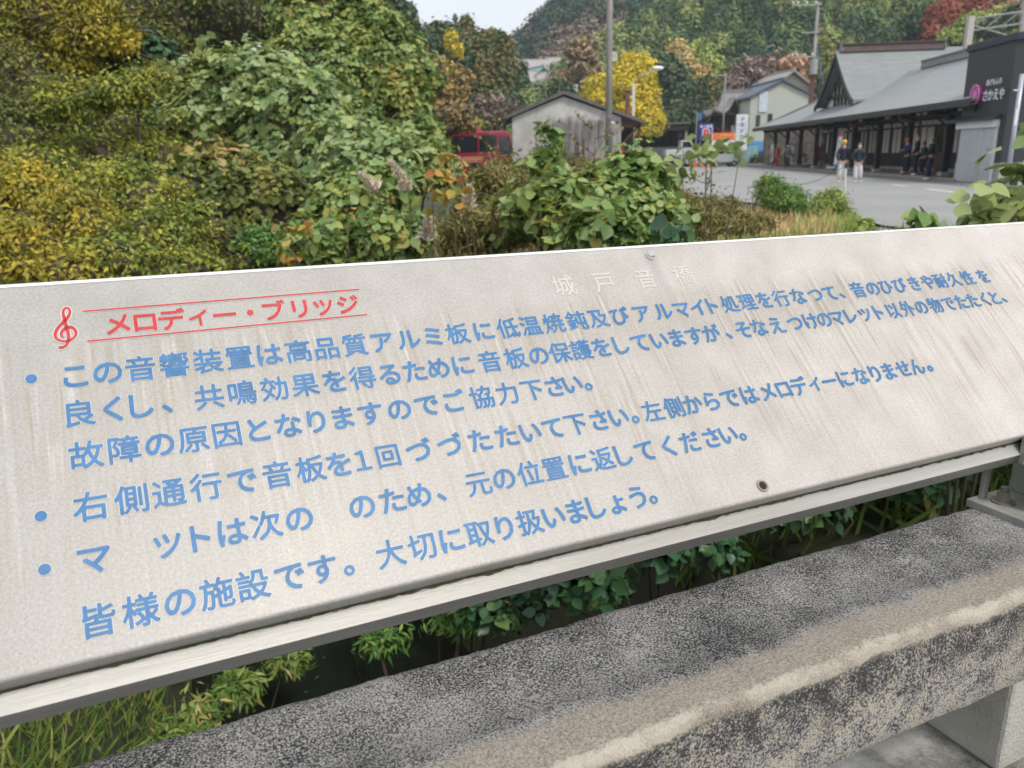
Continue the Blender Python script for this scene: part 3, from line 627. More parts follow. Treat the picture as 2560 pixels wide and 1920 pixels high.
# cross gable
gt, gz0, gzt, go, gw = 22.0, 4.22, 7.48, 1.75, 3.95
M_['ridge'] = mat('brown_ridge_sheet', (.085, .06, .055), .5, .2, var=.2, scale=3)
def gcurve(n_=9): return [(-gw * (1 - i / (n_ - 1)) if True else 0, gz0 + (gzt - gz0) * ((i / (n_ - 1)) ** 1.28)) for i in range(n_)]
for sg in (-1, 1):
    g = gcurve(); vs = []
    for x, z in g:
        f = (z - gz0) / (gzt - gz0)
        vs += [S(gt + x * sg, go - .35 - .15 * f, z), S(gt + x * sg, 9.6, z)]
    k = len(vs); nn_ = np.array([0, 0, .12]); mb = MB(); n_ = len(g)
    fs = [(2 * i, 2 * i + 1, 2 * i + 3, 2 * i + 2) for i in range(n_ - 1)] + [(k + 2 * i, k + 2 * i + 2, k + 2 * i + 3, k + 2 * i + 1) for i in range(n_ - 1)]
    fs += [(2 * i, 2 * i + 2, k + 2 * i + 2, k + 2 * i) for i in range(n_ - 1)] + [(2 * i + 1, k + 2 * i + 1, k + 2 * i + 3, 2 * i + 3) for i in range(n_ - 1)] + [(0, k, k + 1, 1)]
    mb.add(vs + [p - nn_ for p in vs], fs); mb.build('gable_roof', M_['slate2'], st)
    mb = MB(); bw = .34
    pts = [(gt + x * sg, z) for x, z in g]
    for (xa, za), (xb, zb) in zip(pts[:-1], pts[1:]):
        mb.add([S(xa, go - .5, za - .02), S(xb, go - .5, zb - .02), S(xb, go - .5, zb - bw), S(xa, go - .5, za - bw), S(xa, go - .38, za - .02), S(xb, go - .38, zb - .02), S(xb, go - .38, zb - bw), S(xa, go - .38, za - bw)],
               [(0, 1, 2, 3), (4, 7, 6, 5), (0, 4, 5, 1), (3, 2, 6, 7), (0, 3, 7, 4), (1, 5, 6, 2)])
    mb.build('bargeboard', M_['timber'], st)
tri = [(gt - gw + .35, gz0 - .25), (gt + gw - .35, gz0 - .25), (gt + 1.3, gz0 + 1.5), (gt, gzt - .35), (gt - 1.3, gz0 + 1.5)]
mb = MB(); mb.prism(tri, lambda x, y, z: S(x, z, y), go + .25, go + .4); mb.build('gable_wall', M_['plaster'], st)
mb = MB()
for x, h in ((-1.5, 1.25), (-.75, 1.95), (0, 2.7), (.75, 1.95), (1.5, 1.25)): mb.span((gt + x - .1, go + .12, gz0 - .2), (gt + x + .1, go + .25, gz0 + h), S)
for z, hw in ((.35, 2.7), (1.15, 1.5)): mb.span((gt - hw, go + .05, gz0 + z), (gt + hw, go + .22, gz0 + z + .24), S)
mb.build('gable_timbers', M_['timber'], st)
mb = MB(); mb.prism([(-.26, -.05), (-.2, .34), (-.3, .38), (-.3, .46), (.3, .46), (.3, .38), (.2, .34), (.26, -.05)], lambda x, y, z: S(gt + x, z, gzt - .06 + y), go - .1, 8.0); mb.build('gable_ridge', M_['ridge'], st)
for o in (go - .16, 8.05):
    mb = MB(); mb.span((gt - .32, o - .06, gzt - .10), (gt + .32, o + .06, gzt + .18), S); mb.span((gt - .2, o - .05, gzt + .18), (gt + .2, o + .05, gzt + .50), S); mb.build('ridge_end', M_['tile'], st, bevel=.04)
# posts, beams, front wall
posts = [-.9, 3.1, 7.3, 11.4, 15.4, 19.2, 23.0, 27.0, 30.8, 34.8]
for t in posts:
    mb = MB(); mb.span((t - .13, .67, .1), (t + .13, .93, 3.2), S); mb.span((t - .10, -.2, 2.72), (t + .10, .68, 2.9), S); p_ = mb.build('post', M_['timber'], st, bevel=.01)
    mb = MB(); mb.span((t - .2, .6, .08), (t + .2, 1.0, .26), S); mb.build('footing', M_['concrete'], p_, bevel=.02)
    mb = MB(); mb.tube([S(t, .66, 2.25), S(t, .25, 2.6), S(t, -.1, 2.78)], .05, 6); mb.build('brace', M_['timber'], p_)
mb = MB(); mb.span((t0, .7, 2.70), (36.0, .9, 2.82), S); mb.span((t0, .70, 3.04), (36.0, .90, 3.14), S); mb.build('beam', M_['timber'], st)
mb = MB(); mb.span((t0, 2.9, .1), (29.5, 3.1, 4.3), S); mb.span((29.3, 3.1, .1), (29.5, 10.8, 3.6), S); mb.build('wall', M_['timber'], st)
def pan(name, ta, tb, za, zb, m, o=2.9, d=.03): mb = MB(); mb.span((ta, o - d, za), (tb, o + .02, zb), S); return mb.build(name, m, st)
tt = -.7; seqs = []
for pa, pb in zip(posts[:-2], posts[1:-1]):
    L_ = pb - pa
    for f0, f1 in ((.05, .16), (.18, .29), (.32, .62), (.65, .80), (.83, .96)):
        pan('plaster_panel', pa + L_ * f0, pa + L_ * f1, 2.92, 3.12, M_['plaster']); pan('plaster_panel', pa + L_ * f0, pa + L_ * f1, 2.46, 2.69, M_['plaster'])
    if pa in (-.9,): lay = [('p', .72, .92)]
    elif pa == 3.1: lay = [('p', .76, .84), ('p', .87, .96), ('d', .10, .70)]
    elif pa == 7.3: lay = [('d', .02, .42), ('p', .55, .74), ('p', .78, .92)]
    elif pa == 11.4: lay = [('p', .08, .18), ('p', .22, .34), ('w', .38, .58), ('p', .62, .74), ('p', .78, .90)]
    elif pa == 15.4: lay = [('p', .06, .16), ('p', .20, .30), ('w', .36, .58), ('p', .64, .75), ('p', .80, .92)]
    elif pa == 19.2: lay = [('p', .08, .16), ('p', .24, .34), ('w', .4, .62), ('p', .7, .8)]
    else: lay = [('p', .1, .2), ('w', .26, .5), ('p', .58, .68), ('p', .78, .88)]
    for kd, f0, f1 in lay:
        a, b = pa + L_ * f0, pa + L_ * f1
        if kd == 'p': pan('plaster_panel', a, b, 1.05, 2.36, M_['plaster'])
        elif kd == 'w':
            f_ = pan('window', a, b, 1.05, 2.36, M_['darkmetal'], d=.05); mb = MB(); mb.span((a + .06, 2.83, 1.1), (b - .06, 2.848, 2.3), S); mb.build('pane', M_['glass'], f_)
        else:
            f_ = pan('entrance_door', a, b, .12, 2.36, mat('brown_door_wood', (.075, .032, .02), .5, var=.3, scale=2, stretch=(3, 3, .4)), d=.06)
            for q in range(3):
                mb = MB(); x0 = a + (b - a) * (q + .1) / 3; x1 = a + (b - a) * (q + .9) / 3; mb.span((x0, 2.82, 1.1), (x1, 2.838, 2.25), S); mb.build('pane', M_['glass'], f_)
mb = MB(); mb.span((t0, 2.84, .1), (29.4, 2.898, .28), S); mb.build('plinth', M_['concrete'], st)
for t in (5.9, 13.0, 21.2):
    mb = MB(); mb.tube([S(t, eo - .02, ez - .2), S(t, eo + .1, ez - .55), S(t - .3, .6, 2.45), S(t - .3, .62, .2), S(t - .3, .45, .12)], .045, 8); mb.build('downpipe', M_['rust'], st)
# wooden notice boards hanging between the far posts
for t, lab in ((18.2, 'pale vertical notice board hanging under the station eaves beside the leaning banner'), (20.7, 'pale vertical notice board hanging under the station eaves above the mailbox')):
    r = thing('hanging_notice', lab, 'notice board', T(S(t, 1.5, .1)), 'notice boards under the station eaves'); mb = MB()
    mb.span((t - .38, 1.48, 1.35), (t + .38, 1.56, 2.45), S); mb.build('board', mat('greyish_mauve_board', (.34, .30, .33), .7, var=.12, scale=5), r)
    mb = MB(); mb.span((t - .34, 1.47, .1), (t - .30, 1.57, 1.35), S); mb.span((t + .30, 1.47, .1), (t + .34, 1.57, 1.35), S); mb.span((t - .34, 1.48, 1.0), (t + .34, 1.54, 1.3), S); mb.build('frame', M_['darkmetal'], r)

# ---------------------------------------------------------------- dark shop beside the station
M_['shopwall'] = mat('charcoal_corrugated_wall', (.030, .032, .038), .55, var=.15, scale=1.5, stretch=(9, 9, .2))
M_['shopwall2'] = mat('navy_side_wall', (.020, .024, .036), .55, var=.12, scale=2)
M_['shutter'] = mat('white_roller_shutter', (.55, .58, .61), .45, .1, var=.06, scale=2, dirt=(.32, .33, .34), dirtamt=.3)
shop = thing('fried_food_shop', 'charcoal flat roofed shop with a closed white roller shutter and pink round sign', 'shop', MS)
mb = MB(); mb.span((-3.35, .0, .75), (.28, 7, 5.0), S); mb.build('wall', M_['shopwall'], shop)
mb = MB(); mb.span((-3.354, .004, .0), (.276, 6.9, .748), S); mb.build('base', M_['concrete'], shop)
mb = MB(); mb.span((-3.45, -.08, 4.98), (.36, 7.1, 5.24), S); mb.build('parapet_cap', M_['shopwall2'], shop, bevel=.02)
mb = MB(); mb.span((-2.88, -.06, .0), (-.02, .05, 2.12), S)
sh = mb.build('shutter_frame', M_['white'], shop)
for a, b in ((-.08, -1.98), (-2.05, -2.80)):
    mb = MB(); k = 24; prf = []
    for i in range(k):
        z = .03 + 2.0 * i / k; prf += [(-.072, z), (-.105, z + .022), (-.105, z + .058), (-.072, z + .076)]
    prf += [(-.075, 2.05), (-.05, 2.05), (-.05, .03)]
    mb.prism([(p[0], p[1]) for p in prf], lambda x, y, z: S(z, x, y), a, b); mb.build('shutter', M_['shutter'], sh)
mb = MB(); mb.span((-2.92, -.22, 2.04), (.16, .02, 2.32), S); mb.build('shutter_box', M_['white'], shop, bevel=.02)
mb = MB(); mb.prism([(.0, 2.50), (-.42, 2.36), (-.42, 2.28), (.0, 2.34)], lambda x, y, z: S(z, x, y), -3.0, .75); mb.build('awning', M_['shopwall2'], shop)
mb = MB(); mb.span((-2.55, -.1, 1.20), (-2.36, -.085, 1.27), S); mb.build('letter_slot', M_['darkmetal'], shop)
def face_text(name, items, m, t, o, z, par_, depth=.03):
    me_o = letters(name, items, m, None, 0, .03); me = me_o.data; V = np.array([tuple(v.co) for v in me.vertices]); inv = np.array(WM[par_.name].inverted())
    W_ = np.array([S(t - x, o - zz, z + y) for x, y, zz in V]) @ inv[:3, :3].T + inv[:3, 3]
    me.vertices.foreach_set('co', W_.ravel()); me.update(); me_o.parent = par_; me_o.matrix_world = WM[par_.name]; me_o.matrix_parent_inverse = Matrix(); me_o.matrix_basis = Matrix(); WM[me_o.name] = WM[par_.name]
    return me_o
M_['pink'] = mat('magenta_sign', (.52, .045, .30), .4, var=.08)
t_s = tpx(2441, -.06, 3.2)
mb = MB(); mb.disc(S(t_s, -.14, 3.30), R_, .36, .12, 36); ps = mb.build('round_sign', M_['pink'], shop)
mb = MB(); mb.ring(S(t_s, -.145, 3.30), E_, Z3, .355, .022, 36, 6); mb.build('sign_rim', mat('pale_pink_rim', (.72, .42, .60), .4), ps)
face_text('sign_emblem', word('栄', 0, 0, .34, .3) , mat('pale_pink_lettering', (.70, .30, .52), .4), t_s, -.15, 3.30, ps, 0)
face_text('shop_name', word('さかえや', 0, 0, .44, .41), M_['white'], tpx(2483, -.05, 3.15), -.06, 3.22, shop)
face_text('shop_name', word('あげもんの', 0, 0, .25, .235), M_['white'], tpx(2485, -.05, 3.6), -.06, 3.68, shop)

# ---------------------------------------------------------------- poles, gantry, lamp, wires
pp = gp(2520, 470); wp = thing('white_pole', 'thin pale grey steel pole beside the charcoal shop', 'pole', T(at(2517, 455, 21.5) * [1, 1, 0])); b0 = at(2517, 455, 21.5) * [1, 1, 0]
mb = MB(); mb.tube([b0, b0 + [0, 0, 3.15]], .055, 12); mb.build('shaft', mat('pale_blue_grey_steel', (.40, .44, .50), .4, .3, var=.08), wp, smooth=True)
mb = MB(); mb.span((-.16, -.02, 0), (.03, .02, .03), lambda x, y, z: b0 + np.array([x, y, z + 2.75])); mb.build('bracket', M_['white'], wp)
mb = MB(); mb.span((-.062, -.062, 0), (.0, -.05, .4), lambda x, y, z: b0 + np.array([x, y, z + 1.9])); mb.build('sticker', M_['white'], wp)
def pole(name, label, px, py_base_Y, h, r0, r1, m, cat='utility pole', group=None, lean=0):
    x, y, _ = at(px, 400, py_base_Y); z0 = float(gz(x, y)); root = thing(name, label, cat, T((x, y, z0)), group)
    mb = MB(); mb.tube([(x - lean, y, z0 - .2), (x, y, z0 + h)], [r0, r1], 14); mb.build('shaft', m, root, smooth=True); return root, np.array([x, y, z0])
up, q = pole('utility_pole', 'tall weathered grey utility pole in front of the concrete shed', 1521, 40, 14, .165, .13, M_['polegrey'])
mb = MB(); mb.box(q + [.24, -.02, 5.85], (.26, .2, .42)); mb.build('junction_box', mat('cream_box', (.5, .48, .38), .6), up, bevel=.02)
mb = MB(); [mb.tube([q + [0, 0, z - .02], q + [0, 0, z + .02]], [.162, .162], 14) for z in (3.2, 5.2, 7.1, 9.1)]; mb.build('steel_band', M_['galv'], up)
mb = MB(); mb.tube([q + [.12, -.1, 2.9], q + [.24, -.14, 2.9]], [.06, .06], 10); mb.build('insulator', M_['white'], up)
up2, q = pole('utility_pole', 'utility pole with crossarms and transformer behind the station roof', 2016, 84, 14.9, .17, .14, M_['polegrey'])
x_ = lambda a, b, c: q + np.array([a, b, c])
mb = MB(); mb.span((-.17, -.17, 0), (.17, .17, 8.2), x_); mb.build('lower_sleeve', M_['rust'], up2)
for z, l, r in ((14.6, 2.6, .3), (12.1, 1.5, .3), (9.9, 2.3, .2)): mb = MB(); mb.span((-l, -.2, z), (r, -.08, z + .12), x_); mb.build('crossarm', M_['galv'], up2)
mb = MB()
for z, l in ((14.75, 2.5), (10.05, 2.2)):
    for f in (.1, .45, .8, 1): mb.ball(x_(-l * f, -.14, z + .12), .11, 8, 6)
mb.build('insulator', M_['white'], up2)
mb = MB(); mb.tube([x_(-.1, -.35, 8.3), x_(-.1, -.35, 9.7)], .38, 14); mb.build('transformer', M_['galv'], up2)
mb = MB(); mb.tube([x_(.1, 0, 11.2), x_(2.6, 1, 3.4)], .06, 6); mb.build('guy_wire_cover', mat('blue_plastic', (.06, .22, .46), .5), up2)
up3, q3 = pole('utility_pole', 'slim distant utility pole beside the temple gate', 1804, 92, 9.2, .1, .08, M_['polegrey'])
mb = MB(); mb.span((-1.5, -.08, 8.9), (.2, .08, 9.02), lambda a, b, c: q3 + np.array([a, b, c])); mb.build('crossarm', M_['galv'], up3)
lm, q = pole('street_lamp', 'street lamp on a slim concrete pole in front of the yellow ginkgo', 1581, 52, 5.6, .10, .085, mat('pale_concrete_pole', (.46, .45, .41), .8, var=.12), 'street lamp')
mb = MB(); mb.tube([q + [0, 0, 5.55], q + [.35, -.1, 5.95], q + [1.2, -.2, 6.35]], .035, 8); mb.build('arm', M_['galv'], lm, smooth=True)
mb = MB(); mb.ball(q + [1.45, -.2, 6.42], (.36, .15, .13), 14, 8); mb.build('lamp_head', M_['white'], lm, smooth=True)
mb = MB(); mb.disc(q + [.14, -.12, 2.05], (0, -1, 0), .17, .03, 16); mb.build('round_sign', mat('green_disc', (.05, .28, .17), .5), lm)
bp_, q = pole('old_post', 'dark brown timber post next to the street lamp', 1567, 53, 5.2, .16, .15, M_['rust'], 'post')
mb = MB(); mb.box(q + [0, 0, 5.22], (.34, .34, .08)); mb.build('cap', M_['darkmetal'], bp_)
cp, q = pole('stub_post', 'short pale concrete post behind the leafy thicket', 1597, 50, 1.75, .14, .13, M_['concrete'], 'post')
mb = MB(); mb.box(q + [0, 0, 1.76], (.3, .3, .06)); mb.build('cap', M_['concrete'], cp)
# overhead gantry of the railway behind the shop
gx = at(2395, 300, 47) * [1, 1, 0]; gn = thing('railway_gantry', 'grey lattice railway gantry rising above the charcoal shop roof', 'gantry', T(gx)); g_ = lambda a, b, c: gx + np.array([a, b, c])
mb = MB(); mb.span((-.16, -.16, 0), (.16, .16, 8.15), g_); mb.build('mast', mat('pale_concrete_mast', (.42, .41, .37), .8, var=.12), gn)
mb = MB()
for z in (7.75, 8.35): mb.tube([g_(0, 0, z - .35), g_(9.5, -3.5, z + .45)], .045, 6)
for i in range(14):
    f = i / 13; a = np.array([9.5 * f, -3.5 * f, 0]); c_ = np.array([9.5 * (f + .07), -3.5 * (f + .07), 0]); mb.tube([g_(*(a + [0, 0, 7.4 + .8 * f])), g_(*(c_ + [0, 0, 8.0 + .8 * (f + .07)]))], .03, 5)
mb.tube([g_(.1, 0, 7.7), g_(1.9, -.7, 7.0)], .04, 6); mb.build('truss', M_['galv'], gn)
mb = MB()
for f in (.35, .55, .62, .75, .85, .93): mb.tube([g_(9.5 * f, -3.5 * f, 8.1 + .6 * f), g_(9.5 * f, -3.5 * f, 8.9 + .6 * f)], .05, 6); mb.ball(g_(9.5 * f, -3.5 * f, 8.95 + .6 * f), .13, 8, 6)
mb.build('insulator', M_['white'], gn)
mp = at(2521, 300, 52) * [1, 1, 0]; cpole = thing('utility_pole', 'dark pole topped with insulators at the upper right corner', 'utility pole', T(mp))
mb = MB(); mb.tube([mp, mp + [0, 0, 13]], [.16, .13], 12); mb.build('shaft', M_['polegrey'], cpole, smooth=True)
for a0, a1, z in ((-.2, 3.0, 8.9), (-.8, 2.0, 10.0)): mb = MB(); mb.span((a0, -.1, z), (a1, .1, z + .16), lambda a, b, c: mp + np.array([a, b, c])); mb.build('crossarm', M_['galv'], cpole)
def wire(label, A, B, sag, n=14, r=.02):
    A, B = np.asarray(A, float), np.asarray(B, float); mb = MB(); mb.tube([A + (B - A) * i / n + np.array([0, 0, -sag * 4 * (i / n) * (1 - i / n)]) for i in range(n + 1)], r, 4)
    o = mb.build('power_line', M_['darkmetal'], None, M=Matrix()); tag(o, label, 'cable', 'overhead power lines')
P2 = at(2016, 400, 84) * [1, 1, 0]; P3 = at(1804, 400, 92) * [1, 1, 0] + [0, 0, .3]
for lab, A, B, sg in (('overhead wire from the topmost crossarm of the station utility pole to the slim distant pole', P2 + [-2.4, 0, 14.7], P3 + [-1.3, 0, 9.0], 1.0), ('overhead wire from the transformer crossarm to the slim distant pole by the temple gate', P2 + [-2, 0, 10.1], P3 + [.1, 0, 8.2], .8),
        ('overhead wire from the slim distant pole to the street lamp pole', P3 + [0, 0, 6.6], at(1640, 245, 60), .3), ('lower wire from the slim distant pole towards the ginkgo tree', P3 + [0, 0, 5.6], at(1630, 258, 62), .3)): wire(lab, A, B, sg)

# ---------------------------------------------------------------- people
def skin(name, verts, edges, radii, m, parent=None, M=None, sub=1, rooti=0):
    me = bpy.data.meshes.new(name); me.from_pydata([tuple(map(float, v)) for v in verts], edges, []); me.materials.append(m)
    o = bpy.data.objects.new(name, me); COL.objects.link(o); o.modifiers.new('skin', 'SKIN')
    if not me.skin_vertices: me.skin_vertices.new() if hasattr(me.skin_vertices, 'new') else None
    for i, d in enumerate(me.skin_vertices[0].data):
        r = radii[i]; d.radius = r if hasattr(r, '__len__') else (r, r)
        d.use_root = i == rooti
    if sub: s_ = o.modifiers.new('sub', 'SUBSURF'); s_.levels = sub; s_.render_levels = sub
    me2 = bpy.data.meshes.new_from_object(o.evaluated_get(C.evaluated_depsgraph_get())); bpy.data.objects.remove(o)
    me2.polygons.foreach_set('use_smooth', [True] * len(me2.polygons)); me2.materials.clear(); me2.materials.append(m); me2.name = name
    return put(me2, name, parent, M)
M_['skin'] = mat('skin', (.46, .27, .19), .55, var=.05)
M_['hairdk'] = mat('dark_hair', (.018, .014, .012), .5, var=.3, scale=30)
def person(label, p, yaw, h, pose, group=None):
    """pose: armL/armR = (elbow, wrist) offsets in body heights, legL/legR = (knee, ankle); clothes colours"""
    g = pose.get; s = h; M = T(p, yaw)
    A = {-1: g('armL', ((-.145, -.01, .635), (-.15, .035, .49))), 1: g('armR', ((.145, -.01, .635), (.15, .035, .49)))}
    Lg = {-1: g('legL', ((-.06, .015, .285), (-.06, -.01, .045))), 1: g('legR', ((.06, .015, .285), (.06, -.01, .045)))}
    ht = g('head', (0, .012)); hx, hy = ht
    core = [(0, 0, .525), (0, .0, .62), (0, .0, .735), (0, -.002, .815), (hx * .3, .006 + hy * .3, .868), (hx, hy + .004, .915), (hx * 1.2, hy * 1.1, .955), (hx * 1.2, hy, .985)]
    rad = [(.075, .06), (.066, .052), (.082, .058), (.06, .042), (.028, .028), (.040, .050), (.047, .056), (.03, .036)]
    V = list(core); Rr = list(rad); Ed = [(i, i + 1) for i in range(7)]; hands = []
    for sd in (-1, 1):
        el, wr = A[sd]; hd = np.array(wr) + nrm(np.array(wr) - np.array(el)) * .035; n0 = len(V)
        V += [(sd * .088, -.002, .805), el, wr, tuple(hd)]; Rr += [(.036, .036), (.027, .027), (.018, .018), (.023, .014)]; Ed += [(3, n0), (n0, n0 + 1), (n0 + 1, n0 + 2), (n0 + 2, n0 + 3)]; hands.append((hd, nrm(hd - np.array(wr)), sd))
        kn, an = Lg[sd]; n0 = len(V); toe = (an[0] + sd * .012, an[1] + .085, .016)
        V += [(sd * .045, 0, .49), kn, an, toe]; Rr += [(.05, .05), (.033, .033), (.023, .023), (.022, .016)]; Ed += [(0, n0), (n0, n0 + 1), (n0 + 1, n0 + 2), (n0 + 2, n0 + 3)]
    sc = lambda L: [tuple(np.array(v) * s) for v in L]; sr = lambda L: [(a * s, b * s) for a, b in L]
    body = skin('person', sc(V), Ed, sr(Rr), M_['skin'], None, M)
    bm = bmesh.new(); bm.from_mesh(body.data); tmp = MB()          # fingers, nose and ears belong to the body mesh
    for hd, dr, sd in hands:
        side = nrm(np.cross(dr, [0, 1, .2])); 
        for k in range(4):
            b0 = hd + dr * .012 + side * (k - 1.5) * .0095; ln = (.030, .036, .034, .026)[k]; tmp.tube([b0 * s, (b0 + dr * ln * .6 + np.array([0, .004, 0])) * s, (b0 + dr * ln * .95 + np.array([0, .013, 0])) * s], [.0052 * s, .0048 * s, .0036 * s], 5)
        b0 = hd - dr * .008 - side * sd * .018; tmp.tube([b0 * s, (b0 - side * sd * .012 + dr * .016) * s, (b0 - side * sd * .010 + dr * .030) * s], [.0058 * s, .0052 * s, .004 * s], 5)
    hc = np.array([hx * 1.1, hy, .93]); tmp.ball((hc + [0, .052, -.012]) * s, np.array([.010, .014, .014]) * s, 6, 5)
    for sd in (-1, 1): tmp.ball((hc + [sd * .047, -.004, -.010]) * s, np.array([.008, .014, .02]) * s, 6, 5)
    n0 = [bm.verts.new(v) for v in tmp.v]; bm.verts.ensure_lookup_table()
    for f in tmp.f: bm.faces.new([n0[i] for i in f])
    bm.to_mesh(body.data); bm.free(); body.data.polygons.foreach_set('use_smooth', [True] * len(body.data.polygons))
    tag(body, label, 'person', group)
    # clothes
    jm, tm, sm = g('jacket'), g('trousers'), g('shoes'); jr = g('jr', 1.22); lowz = g('hem', .50)
    V2 = [(0, 0, lowz), (0, 0, .62), (0, 0, .735), (0, -.002, .81), (hx * .25, .006, .852)]; R2 = [(.088, .07), (.080, .064), (.094, .07), (.07, .05), (.04, .042)]; E2 = [(0, 1), (1, 2), (2, 3), (3, 4)]
    for sd in (-1, 1):
        el, wr = A[sd]; n0 = len(V2); V2 += [(sd * .092, -.002, .798), el, wr]; R2 += [(.045 * jr / 1.22, .045), (.037 * jr / 1.22, .037), (.027 * jr / 1.22, .027)]; E2 += [(3, n0), (n0, n0 + 1), (n0 + 1, n0 + 2)]
    skin('jacket', sc(V2), E2, sr(R2), jm, body, M, rooti=1)
    wd = g('wide', 1.15); V3 = [(0, 0, .535)]; R3 = [(.082, .066)]; E3 = []
    for sd in (-1, 1):
        kn, an = Lg[sd]; n0 = len(V3); V3 += [(sd * .047, 0, .475), kn, (an[0], an[1], an[2] + .012)]; R3 += [(.054, .056), (.042 * wd, .042 * wd), (.036 * wd * 1.05, .036 * wd * 1.1)]; E3 += [(0, n0), (n0, n0 + 1), (n0 + 1, n0 + 2)]
    skin('trousers', sc(V3), E3, sr(R3), tm, body, M)
    for sd in (-1, 1):
        kn, an = Lg[sd]; skin('shoe', sc([(an[0], an[1] - .03, an[2] - .022), (an[0], an[1] + .02, an[2] - .018), (an[0] + sd * .012, an[1] + .095, max(.016, an[2] - .028))]), [(0, 1), (1, 2)], sr([(.028, .026), (.031, .028), (.028, .016)]), sm, body, M)
    def ball(name, c, r, m, n=14, k=9): mb = MB(); mb.ball(np.array(c) * s, np.array(r) * s, n, k); return mb.build(name, m, body, smooth=True, loc=True)
    for sd in (-1, 1): ball('eye', hc + [sd * .018, .049, .004], (.006, .004, .004), M_['black'], 6, 4)
    ball('mouth', hc + [0, .050, -.038], (.014, .004, .004), mat('lips', (.35, .12, .10), .5), 6, 4)
    for nm, c, r, m in g('extras', []): ball(nm, hc + np.array(c) if nm in ('hair', 'cap', 'beanie', 'face_mask', 'cap_peak', 'hood', 'scarf') else np.array(c), r, m)
    return body
cl = lambda nm, c, **k: mat(nm, c, .85, var=.12, scale=18, **k)
navy = cl('navy_black_cloth', (.012, .017, .034)); teal = cl('dark_teal_cloth', (.012, .032, .05)); wht = mat('white_printed_cotton', (.60, .59, .58), .85, var=.06, scale=30, dirt=(.25, .25, .26), dirtamt=.35)
wht2 = cl('white_cotton', (.58, .57, .58)); blk = cl('black_cloth', (.012, .012, .015)); blue = cl('dark_blue_cloth', (.018, .028, .12)); blue2 = cl('blue_black_cloth', (.012, .02, .05)); gry = cl('grey_wool', (.12, .125, .14)); wsh = mat('white_shoe', (.80, .79, .77), .6)
orng = cl('orange_cloth', (.62, .22, .04)); yel = mat('yellow_knit', (.78, .44, .07), .9, var=.2, scale=60)
p = gp(2103, 455); q = gp(2141, 455)
pa = dict(jacket=navy, trousers=wht, shoes=wsh, wide=1.7, hem=.49, jr=1.35, armL=((-.15, .01, .64), (-.115, .07, .50)), armR=((.15, .01, .64), (.115, .07, .50)), legL=((-.055, .03, .285), (-.055, .02, .045)), legR=((.055, .03, .285), (.06, .03, .045)),
          extras=[('beanie', (0, -.006, .036), (.060, .068, .048), yel), ('hair', (0, -.012, .0), (.056, .055, .045), yel), ('scarf', (0, .028, -.068), (.035, .03, .018), wht2)])
person('person in a yellow knit cap, navy jacket and baggy white trousers walking towards the camera', p, PI * .92, 1.74, pa, 'pair crossing the car park')
pb = dict(jacket=teal, trousers=wht2, shoes=wsh, wide=1.55, hem=.47, jr=1.45, armL=((-.16, -.01, .645), (-.095, .05, .525)), armR=((.16, -.01, .645), (.095, .05, .525)), legL=((-.06, .06, .29), (-.075, .02, .045)), legR=((.05, .02, .285), (.045, .05, .045)),
          extras=[('hair', (0, -.012, .018), (.054, .058, .052), M_['hairdk']), ('face_mask', (0, .034, -.026), (.036, .024, .026), M_['white']), ('backpack', (0, -.10, .70), (.075, .045, .10), gry)])
person('person in a dark teal puffer jacket, white face mask and white trousers', q, PI * .95, 1.63, pb, 'pair crossing the car park')
P3_ = S(tpx(2262, .35, .1), .35, .1)
pc = dict(jacket=blue, trousers=blue2, shoes=blk, wide=1.2, armL=((-.135, .03, .65), (-.07, .15, .66)), armR=((.135, .03, .65), (.07, .15, .66)), head=(0, .03),
          extras=[('cap', (0, 0, .030), (.055, .062, .042), orng), ('cap_peak', (0, .062, .022), (.04, .04, .009), orng), ('hair', (0, -.02, .0), (.05, .046, .04), M_['hairdk']), ('phone', (0, .19, .665), (.012, .008, .028), M_['white'])])
person('person in orange cap and dark blue tracksuit looking at a phone', P3_, PI / 2 + .1, 1.70, pc, 'group waiting at the station front')
P4_ = S(tpx(2286, .15, .1), .15, .1)
pd = dict(jacket=navy, trousers=blk, shoes=wsh, wide=1.25, armL=((-.14, .02, .64), (-.09, .09, .52)), armR=((.14, -.01, .635), (.13, .05, .49)), head=(0, .0),
          extras=[('hair', (0, -.016, .02), (.052, .054, .048), M_['hairdk']), ('scarf', (0, .03, -.062), (.032, .03, .018), wht2), ('hand_bag', (-.10, .10, .47), (.035, .02, .03), mat('maroon_bag', (.12, .03, .04), .6))])
person('tall person in black with white collar and shoes behind the orange capped person', P4_, PI / 2 - .5, 1.86, pd, 'group waiting at the station front')
P6_ = S(tpx(2303, .75, .1), .75, .1)
pg = dict(jacket=teal, trousers=blk, shoes=blk, wide=1.2, armL=((-.14, .01, .64), (-.12, .09, .55)), head=(0, .02),
          extras=[('hair', (0, -.014, .016), (.053, .056, .05), M_['hairdk']), ('backpack', (0, -.11, .69), (.09, .06, .11), cl('slate_blue_bag', (.03, .06, .10)))])
person('shorter person with slate blue backpack half hidden between two people in white shoes', P6_, PI * .5, 1.52, pg, 'group waiting at the station front')
P5_ = S(tpx(2320, -.30, .0), -.30, .0)
